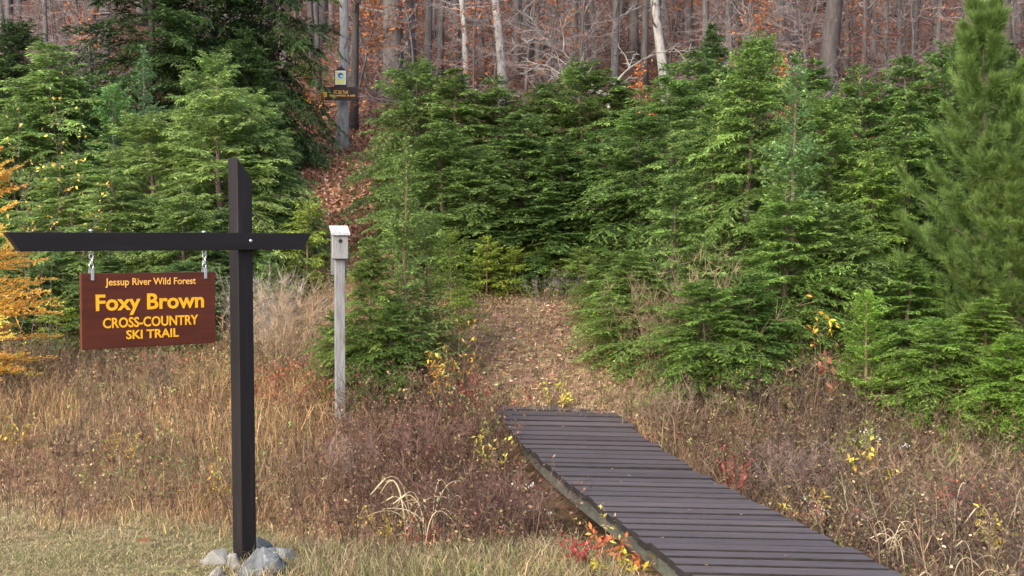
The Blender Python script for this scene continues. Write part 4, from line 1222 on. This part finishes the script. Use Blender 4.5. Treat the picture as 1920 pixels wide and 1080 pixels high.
arching("bent_dry_grass", 845, 7.6, 8, .30, .14, "few thin pale bent grass stems right of the large arching clump", (.44, .35, .23), .005, 4, spread=.10)
arching("bent_dry_grass", 1700, 6.7, 9, .22, .12, "short curled cream grass clump right of the near bridge end", seed=5, spread=.06)
arching("bent_dry_grass", 1865, 6.9, 9, .36, .14, "pale bent grass clump by the red leaves at the right edge", (.46, .38, .28), .006, 6, spread=.12)
arching("bent_dry_grass", 1800, 5.9, 12, .22, .12, "lowest pale grass clump at the lower right corner", (.44, .36, .25), .005, 8, spread=.14)
arching("bent_dry_grass", 1765, 7.2, 8, .26, .16, "loose straw coloured stems above the lower right corner clumps", (.42, .30, .18), .005, 9, spread=.12)


def leafy(name, px, d, h, n_st, n_lf, col, label, cat, seed, spread=.08, lsize=(.03, .05), asp=.4, stemc=(.2, .13, .08), amt=.25, group=None, wide=.003, up=.3, low=.3, branch=3, whorl=False):
    """broad-leaved plant: several stems with side twigs carrying leaves"""
    if cat in ('plant', 'shrub') and px not in (1150, 1175): h, n_lf = h * 1.3, int(n_lf * 1.6)
    r = np.random.default_rng(seed)
    x = xat(px, d); root = empty(name, (x, d, gz1(x, d) - .01), label, cat, group)
    st, lf = MB(), MB()
    pts, dv = [], []
    for i in range(n_st):
        p = np.array([r.normal(0, spread * .4), r.normal(0, spread * .4), 0]); q = norm(np.array([r.normal(0, spread / h), r.normal(0, spread / h), 1]))
        hh = h * r.uniform(.6, 1.05); k = 6
        st.prisms(np.array([[0, 0, -.015]]), p[None], wide, wide, np.array(stemc), 4)
        for s in range(k):
            q = norm(q + r.normal(0, .09, 3)); e = p + q * hh / k
            st.prisms(p[None], e[None], wide * (1.1 - s / k), wide * (1.1 - (s + 1) / k) + .0004, np.array(stemc), 4)
            if (s + 1) / k > low:
                pts.append(e); dv.append(q)
                for _ in range(branch):
                    d3 = norm(q * .6 + r.normal(0, .6, 3) + np.array([0, 0, up])); L = hh * r.uniform(.08, .28)
                    e3 = e + d3 * L
                    st.prisms(e[None], e3[None], wide * .4, wide * .2, np.array(stemc), 3)
                    for f in (.5, .8, 1): pts.append(e + d3 * L * f); dv.append(d3)
            p = e
    pts, dv = np.array(pts), np.array(dv)
    i = r.integers(0, len(pts), n_lf)
    L = r.uniform(*lsize, n_lf)
    D = norm(dv[i] * .4 + r.normal(0, .7, (n_lf, 3)))
    lf.quads(pts[i], D, np.array([0, 0, 1.0]) + r.normal(0, .6, (n_lf, 3)), L, L * asp * r.uniform(.7, 1.2, n_lf), np.clip(np.array(col) * np.exp(r.normal(0, amt, (n_lf, 1))) * np.exp(r.normal(0, .08, (n_lf, 3))), 0, 1), .45, .15)
    two_parts(root, st, lf)
    return root


YL = (.55, .36, .05)
leafy("yellow_leaf_shrub", 812, 10.25, .42, 5, 90, (.62, .38, .05), "bright yellow leaved shrub between the birdhouse fir and the trail", "shrub", 1, .10, (.03, .055))
leafy("yellow_leaf_plant", 865, 10.5, .55, 3, 40, (.52, .34, .05), "thin yellow leaved plant at the left edge of the trail", "plant", 2, .08)
leafy("red_leaf_shrub", 885, 10.0, .38, 9, 170, (.26, .07, .045), "red leaved low shrub left of the far bridge end", "shrub", 3, .20)
leafy("green_leaf_plant", 905, 9.75, .36, 5, 80, (.24, .27, .12), "pale green leafy plant touching the far left corner of the bridge", "plant", 4, .10, (.03, .05))
leafy("green_leaf_plant", 850, 10.4, .34, 5, 90, (.22, .28, .11), "grey green leafy plant under the yellow leaved plant by the trail", "plant", 5, .10)
leafy("yellow_leaf_plant", 915, 9.0, .30, 4, 60, (.42, .38, .08), "yellow green sprig beside the far planks on the left", "plant", 6, .09)
leafy("red_leaf_shrub", 1150, 6.75, .19, 8, 150, (.50, .15, .05), "orange red leafy shrub against the left side of the bridge", "shrub", 7, .16, (.03, .055))
leafy("yellow_leaf_plant", 1175, 6.4, .13, 6, 90, (.50, .40, .05), "yellow leaved plant below the orange red shrub by the bridge", "plant", 8, .12)
leafy("red_leaf_plant", 1090, 6.55, .16, 6, 80, (.30, .06, .05), "small dark red plant in the grass left of the near bridge", "plant", 9, .06)
leafy("yellow_leaf_plant", 1150, 6.95, .30, 3, 34, (.50, .43, .14), "pale yellow sprig rising over the plank ends", "plant", 10, .06)
leafy("red_leaf_plant", 788, 7.1, .15, 5, 60, (.30, .09, .06), "dull red plant at the foot of the arching cream grass", "plant", 11, .07)
leafy("yellow_leaf_plant", 735, 7.2, .20, 8, 90, (.36, .27, .05), "mustard coloured low plant left of the arching cream grass", "plant", 12, .14, (.02, .035))
leafy("yellow_leaf_plant", 1640, 8.6, .34, 4, 60, (.58, .42, .07), "yellow leaved plant in the brush under the right thicket", "plant", 13, .08, (.035, .06), .5)
leafy("yellow_leaf_plant", 1515, 8.0, .30, 4, 40, (.45, .34, .07), "sparse yellow plant in the brush right of the bridge middle", "plant", 14, .10)
leafy("red_leaf_shrub", 1860, 7.3, .28, 10, 200, (.30, .08, .065), "dusty red leaved patch near the right edge above the pale grass", "shrub", 15, .22)
leafy("yellow_leaf_plant", 1850, 6.9, .24, 3, 50, (.55, .48, .10), "yellow green frond like plant below the dusty red patch", "plant", 16, .10, (.03, .05), .5)
leafy("red_leaf_shrub", 1385, 8.9, .26, 8, 130, (.28, .085, .07), "dull crimson shrub under the dark front of the right thicket", "shrub", 17, .18)
leafy("red_leaf_shrub", 1550, 7.6, .20, 8, 100, (.24, .085, .065), "rust red low plants midway along the right brush", "shrub", 18, .2)
leafy("red_leaf_shrub", 515, 11.0, .26, 14, 220, (.34, .10, .06), "rust red ground shrub between the sign post and the birdhouse", "shrub", 19, .34)
leafy("red_leaf_shrub", 570, 10.6, .22, 12, 170, (.32, .12, .065), "reddish low shrub just left of the birdhouse post foot", "shrub", 20, .28)
leafy("red_leaf_shrub", 270, 11.6, .24, 10, 110, (.30, .11, .07), "faded red shrub in the field under the hanging sign", "shrub", 21, .30)
leafy("yellow_leaf_plant", 18, 9.6, .30, 6, 80, (.45, .32, .06), "ochre leaved plant at the left edge of the field", "plant", 22, .14)
leafy("yellow_leaf_plant", 412, 8.6, .22, 8, 120, (.45, .29, .05), "amber leaved plant close to the left of the sign post", "plant", 23, .14, (.02, .04))
leafy("yellow_leaf_plant", 238, 9.3, .26, 8, 100, (.42, .28, .06), "amber leaved plant in the middle of the left field", "plant", 24, .16, (.02, .04))
leafy("yellow_leaf_plant", 1050, 10.35, .16, 6, 70, (.44, .38, .07), "yellow green tuft at the far end of the bridge", "plant", 25, .10)
leafy("yellow_leaf_plant", 1535, 9.9, .95, 2, 22, (.62, .37, .04), "orange yellow leaves hanging on a thin stem before the right thicket", "sapling", 26, .08, (.05, .08), .35, low=.75)
leafy("brown_leaf_sapling", 1525, 9.7, .68, 2, 18, (.20, .085, .055), "thin sapling with large wilted brown leaves before the right thicket", "sapling", 27, .05, (.07, .115), .4, low=.7, branch=1)
leafy("green_fern", 1600, 9.2, .30, 10, 240, (.24, .30, .07), "yellow green drooping branch at the foot of the right thicket", "shrub", 28, .22, (.03, .05), .3)
leafy("green_fern", 1740, 8.6, .24, 8, 200, (.13, .22, .05), "bright green fern like tuft in the right brush", "plant", 29, .20, (.03, .05), .3)
leafy("green_fern", 1790, 9.1, .28, 8, 200, (.16, .24, .06), "green fern like tuft below the pine at the right", "plant", 30, .18, (.03, .05), .3)
leafy("yellow_leaf_tree", 66, 12.3, 2.35, 6, 230, (.66, .50, .10), "slender grey stemmed sapling with sparse yellow leaves at the left edge", "sapling", 31, .55, (.025, .042), .7, (.17, .15, .13), wide=.0035, branch=5, low=.55)
leafy("green_fern", 1475, 11.9, 1.0, 3, 60, (.2, .2, .08), "pale thin stemmed sapling in the right thicket", "sapling", 33, .2, (.03, .04), .3, (.3, .26, .2), wide=.004)


def twiggy(name, px, d, h, n, col, label, seed, spread=.25, cat="shrub", heads=None, wide=.0022, nb=8, group=None, headsize=.012, lean=.45):
    """leafless shrub of fine stems, sometimes with seed heads"""
    r = np.random.default_rng(seed)
    x = xat(px, d); root = empty(name, (x, d, gz1(x, d) - .01), label, cat, group)
    st, hd = MB(), MB()
    for i in range(n):
        p = np.array([r.normal(0, spread * .45), r.normal(0, spread * .45), 0]); q = norm(np.array([p[0] * lean / spread + r.normal(0, .2), p[1] * lean / spread + r.normal(0, .2), 1]))
        st.prisms(np.array([[0, 0, -.015]]), p[None], wide, wide, np.array(col), 3)
        hh = h * r.uniform(.6, 1.05); k = 5; c = np.clip(np.array(col) * r.uniform(.7, 1.25), 0, 1)
        for s in range(k):
            q = norm(q + r.normal(0, .12, 3)); e = p + q * hh / k
            st.prisms(p[None], e[None], wide * (1.2 - s / k), wide * (1.2 - (s + 1) / k), c, 3)
            m = nb if s > 0 else 1
            D = norm(q * .8 + r.normal(0, .5, (m, 3))); L = hh * r.uniform(.08, .3, m)
            st.quads(np.repeat(e[None], m, 0), D, r.normal(0, 1, (m, 3)), L, wide * 1.3, c, .3)
            p = e
        if heads is not None:
            m = 14
            hp = p + r.normal(0, headsize * 1.4, (m, 3)) * np.array([1, 1, .4])
            hd.quads(hp, r.normal(0, 1, (m, 3)), r.normal(0, 1, (m, 3)), headsize, headsize * .7, vary(heads, m, .15), .5)
    link("stems", st.mesh("stems"), M['stem'], root)
    if heads is not None: link("seed_heads", hd.mesh("seed_heads"), M['leaf'], root)
    return root
twiggy("twiggy_shrub", 1490, 8.8, .40, 60, (.17, .125, .115), "dome of fine purplish grey twigs at the foot of the right thicket", 41, .30, nb=10)
twiggy("twiggy_shrub", 512, 12.6, .75, 70, (.30, .25, .22), "pale grey twiggy shrub just right of the sign post top", 42, .34, nb=10)
twiggy("twiggy_shrub", 545, 11.8, .75, 70, (.30, .22, .14), "tan twiggy shrub between the sign post and the birdhouse", 43, .36, nb=9)
twiggy("twiggy_shrub", 1035, 13.2, .30, 40, (.16, .14, .13), "grey twiggy shrub at the foot of the middle thicket", 44, .25, nb=8)
twiggy("dry_stalks", 1300, 10.9, 1.05, 40, (.22, .165, .105), "tall tan dead stalks standing before the right thicket", 45, .30, nb=8, wide=.003, lean=.2)
twiggy("dry_stalks", 1235, 11.0, .75, 40, (.20, .15, .095), "tan dead stalks left of the tall tan ones by the trail", 46, .26, nb=8, wide=.0028, lean=.2)
twiggy("twiggy_shrub", 1255, 9.9, .36, 50, (.20, .145, .10), "brown tangled low shrub right of the far bridge end", 47, .30, nb=10)
twiggy("dry_stalks", 1790, 8.4, .50, 40, (.28, .20, .12), "tan dead stalks in the brush below the pine", 48, .28, nb=8)
twiggy("dry_stalks", 1720, 8.7, .42, 40, (.22, .155, .10), "brown dead stalks between the green tufts in the right brush", 52, .24, nb=8)
twiggy("dry_stalks", 38, 10.4, .52, 5, (.09, .065, .05), "dark tall dead stalk at the left side of the field", 49, .06, nb=7, wide=.005, lean=.1)
twiggy("dry_stalks", 115, 9.4, .34, 6, (.08, .06, .05), "short dark dead stalks lower in the left field", 50, .08, nb=6, wide=.005, lean=.2)
twiggy("dry_stalks", 300, 10.8, .50, 10, (.12, .085, .065), "dark forked stalks in the field below the hanging sign", 51, .12, nb=6, wide=.004, lean=.3)
twiggy("white_seed_plant", 972, 8.15, .32, 4, (.2, .16, .1), "white fluffy seed heads in the dark brush beside the bridge", 53, .08, "plant", (.62, .60, .54), nb=3, headsize=.020)
twiggy("white_seed_plant", 940, 8.4, .24, 4, (.2, .16, .1), "smaller whitish seed heads left of the fluffy ones by the bridge", 54, .08, "plant", (.5, .47, .40), nb=3, headsize=.015)
twiggy("white_seed_plant", 1640, 9.3, .32, 7, (.2, .18, .1), "white flower heads at the foot of the right thicket", 55, .09, "plant", (.7, .72, .66), nb=3, headsize=.018)
twiggy("white_seed_plant", 1528, 7.5, .33, 3, (.2, .16, .12), "flat pale seed heads in the brush beyond the right plank ends", 56, .10, "plant", (.42, .36, .30), nb=3, headsize=.016)
twiggy("twiggy_shrub", 660, 9.1, .34, 50, (.20, .14, .115), "greyish brown twig tangle in front of the birdhouse post", 57, .34, nb=9)
twiggy("twiggy_shrub", 780, 9.3, .42, 70, (.17, .10, .08), "maroon brown brush in front of the birdhouse fir", 58, .36, nb=10)
twiggy("twiggy_shrub", 940, 7.9, .40, 60, (.14, .09, .07), "dark brown brush close to the left edge of the bridge", 59, .30, nb=10)

# one fallen leaf on the lawn
def leaf(px, py, d, size, col, label, z=.03):
    x, y, _ = at(px, py, d)
    mb = MB()
    for k in range(7):
        a = k * .9
        mb.quads(np.zeros((1, 3)), np.array([[math.cos(a), math.sin(a) * .7, .1]]), np.array([[0, 0, 1.0]]), size * (.6 + .4 * abs(math.sin(k * 2.1))), size * .4, np.array(col), .5, .1)
    o = link("fallen_leaf", mb.mesh("fallen_leaf"), M['leaf']); o.location = (x, y, gz1(x, y) + z)
    setprops(o, label, "leaf")
leaf(270, 1026, 6.95, .055, (.32, .10, .035), "rusty dead leaf lying on the mown grass left of the post", .045)

# dry bits lying on the planks
for k, (px, py) in enumerate([(1022, 905), (1150, 878), (1165, 902), (1186, 890), (1345, 905), (1290, 955), (1392, 961), (1096, 842), (1240, 1010), (1480, 1040), (1330, 1062), (1060, 800)]):
    dd_ = float(np.interp(py, yl, dd)); x = xat(px, dd_)
    mb = MB()
    a = random.uniform(0, 6.28)
    mb.quads(np.zeros((1, 3)), np.array([[math.cos(a), math.sin(a), .12]]), np.array([[0, 0, 1.0]]), random.uniform(.02, .045), random.uniform(.012, .022), np.array(random.choice([(.5, .44, .34), (.38, .25, .12), (.55, .50, .42)])), .5, .1)
    o = link("fallen_leaf", mb.mesh("fallen_leaf"), M['leaf'])
    o.location = (x, dd_, float(deck_z(dd_)) - .016 * np.clip((x - bridge_l(dd_)) / .96, 0, 1) + .006)
    setprops(o, "small dry leaf lying on the footbridge planks", "leaf", "dry leaves scattered on the footbridge")
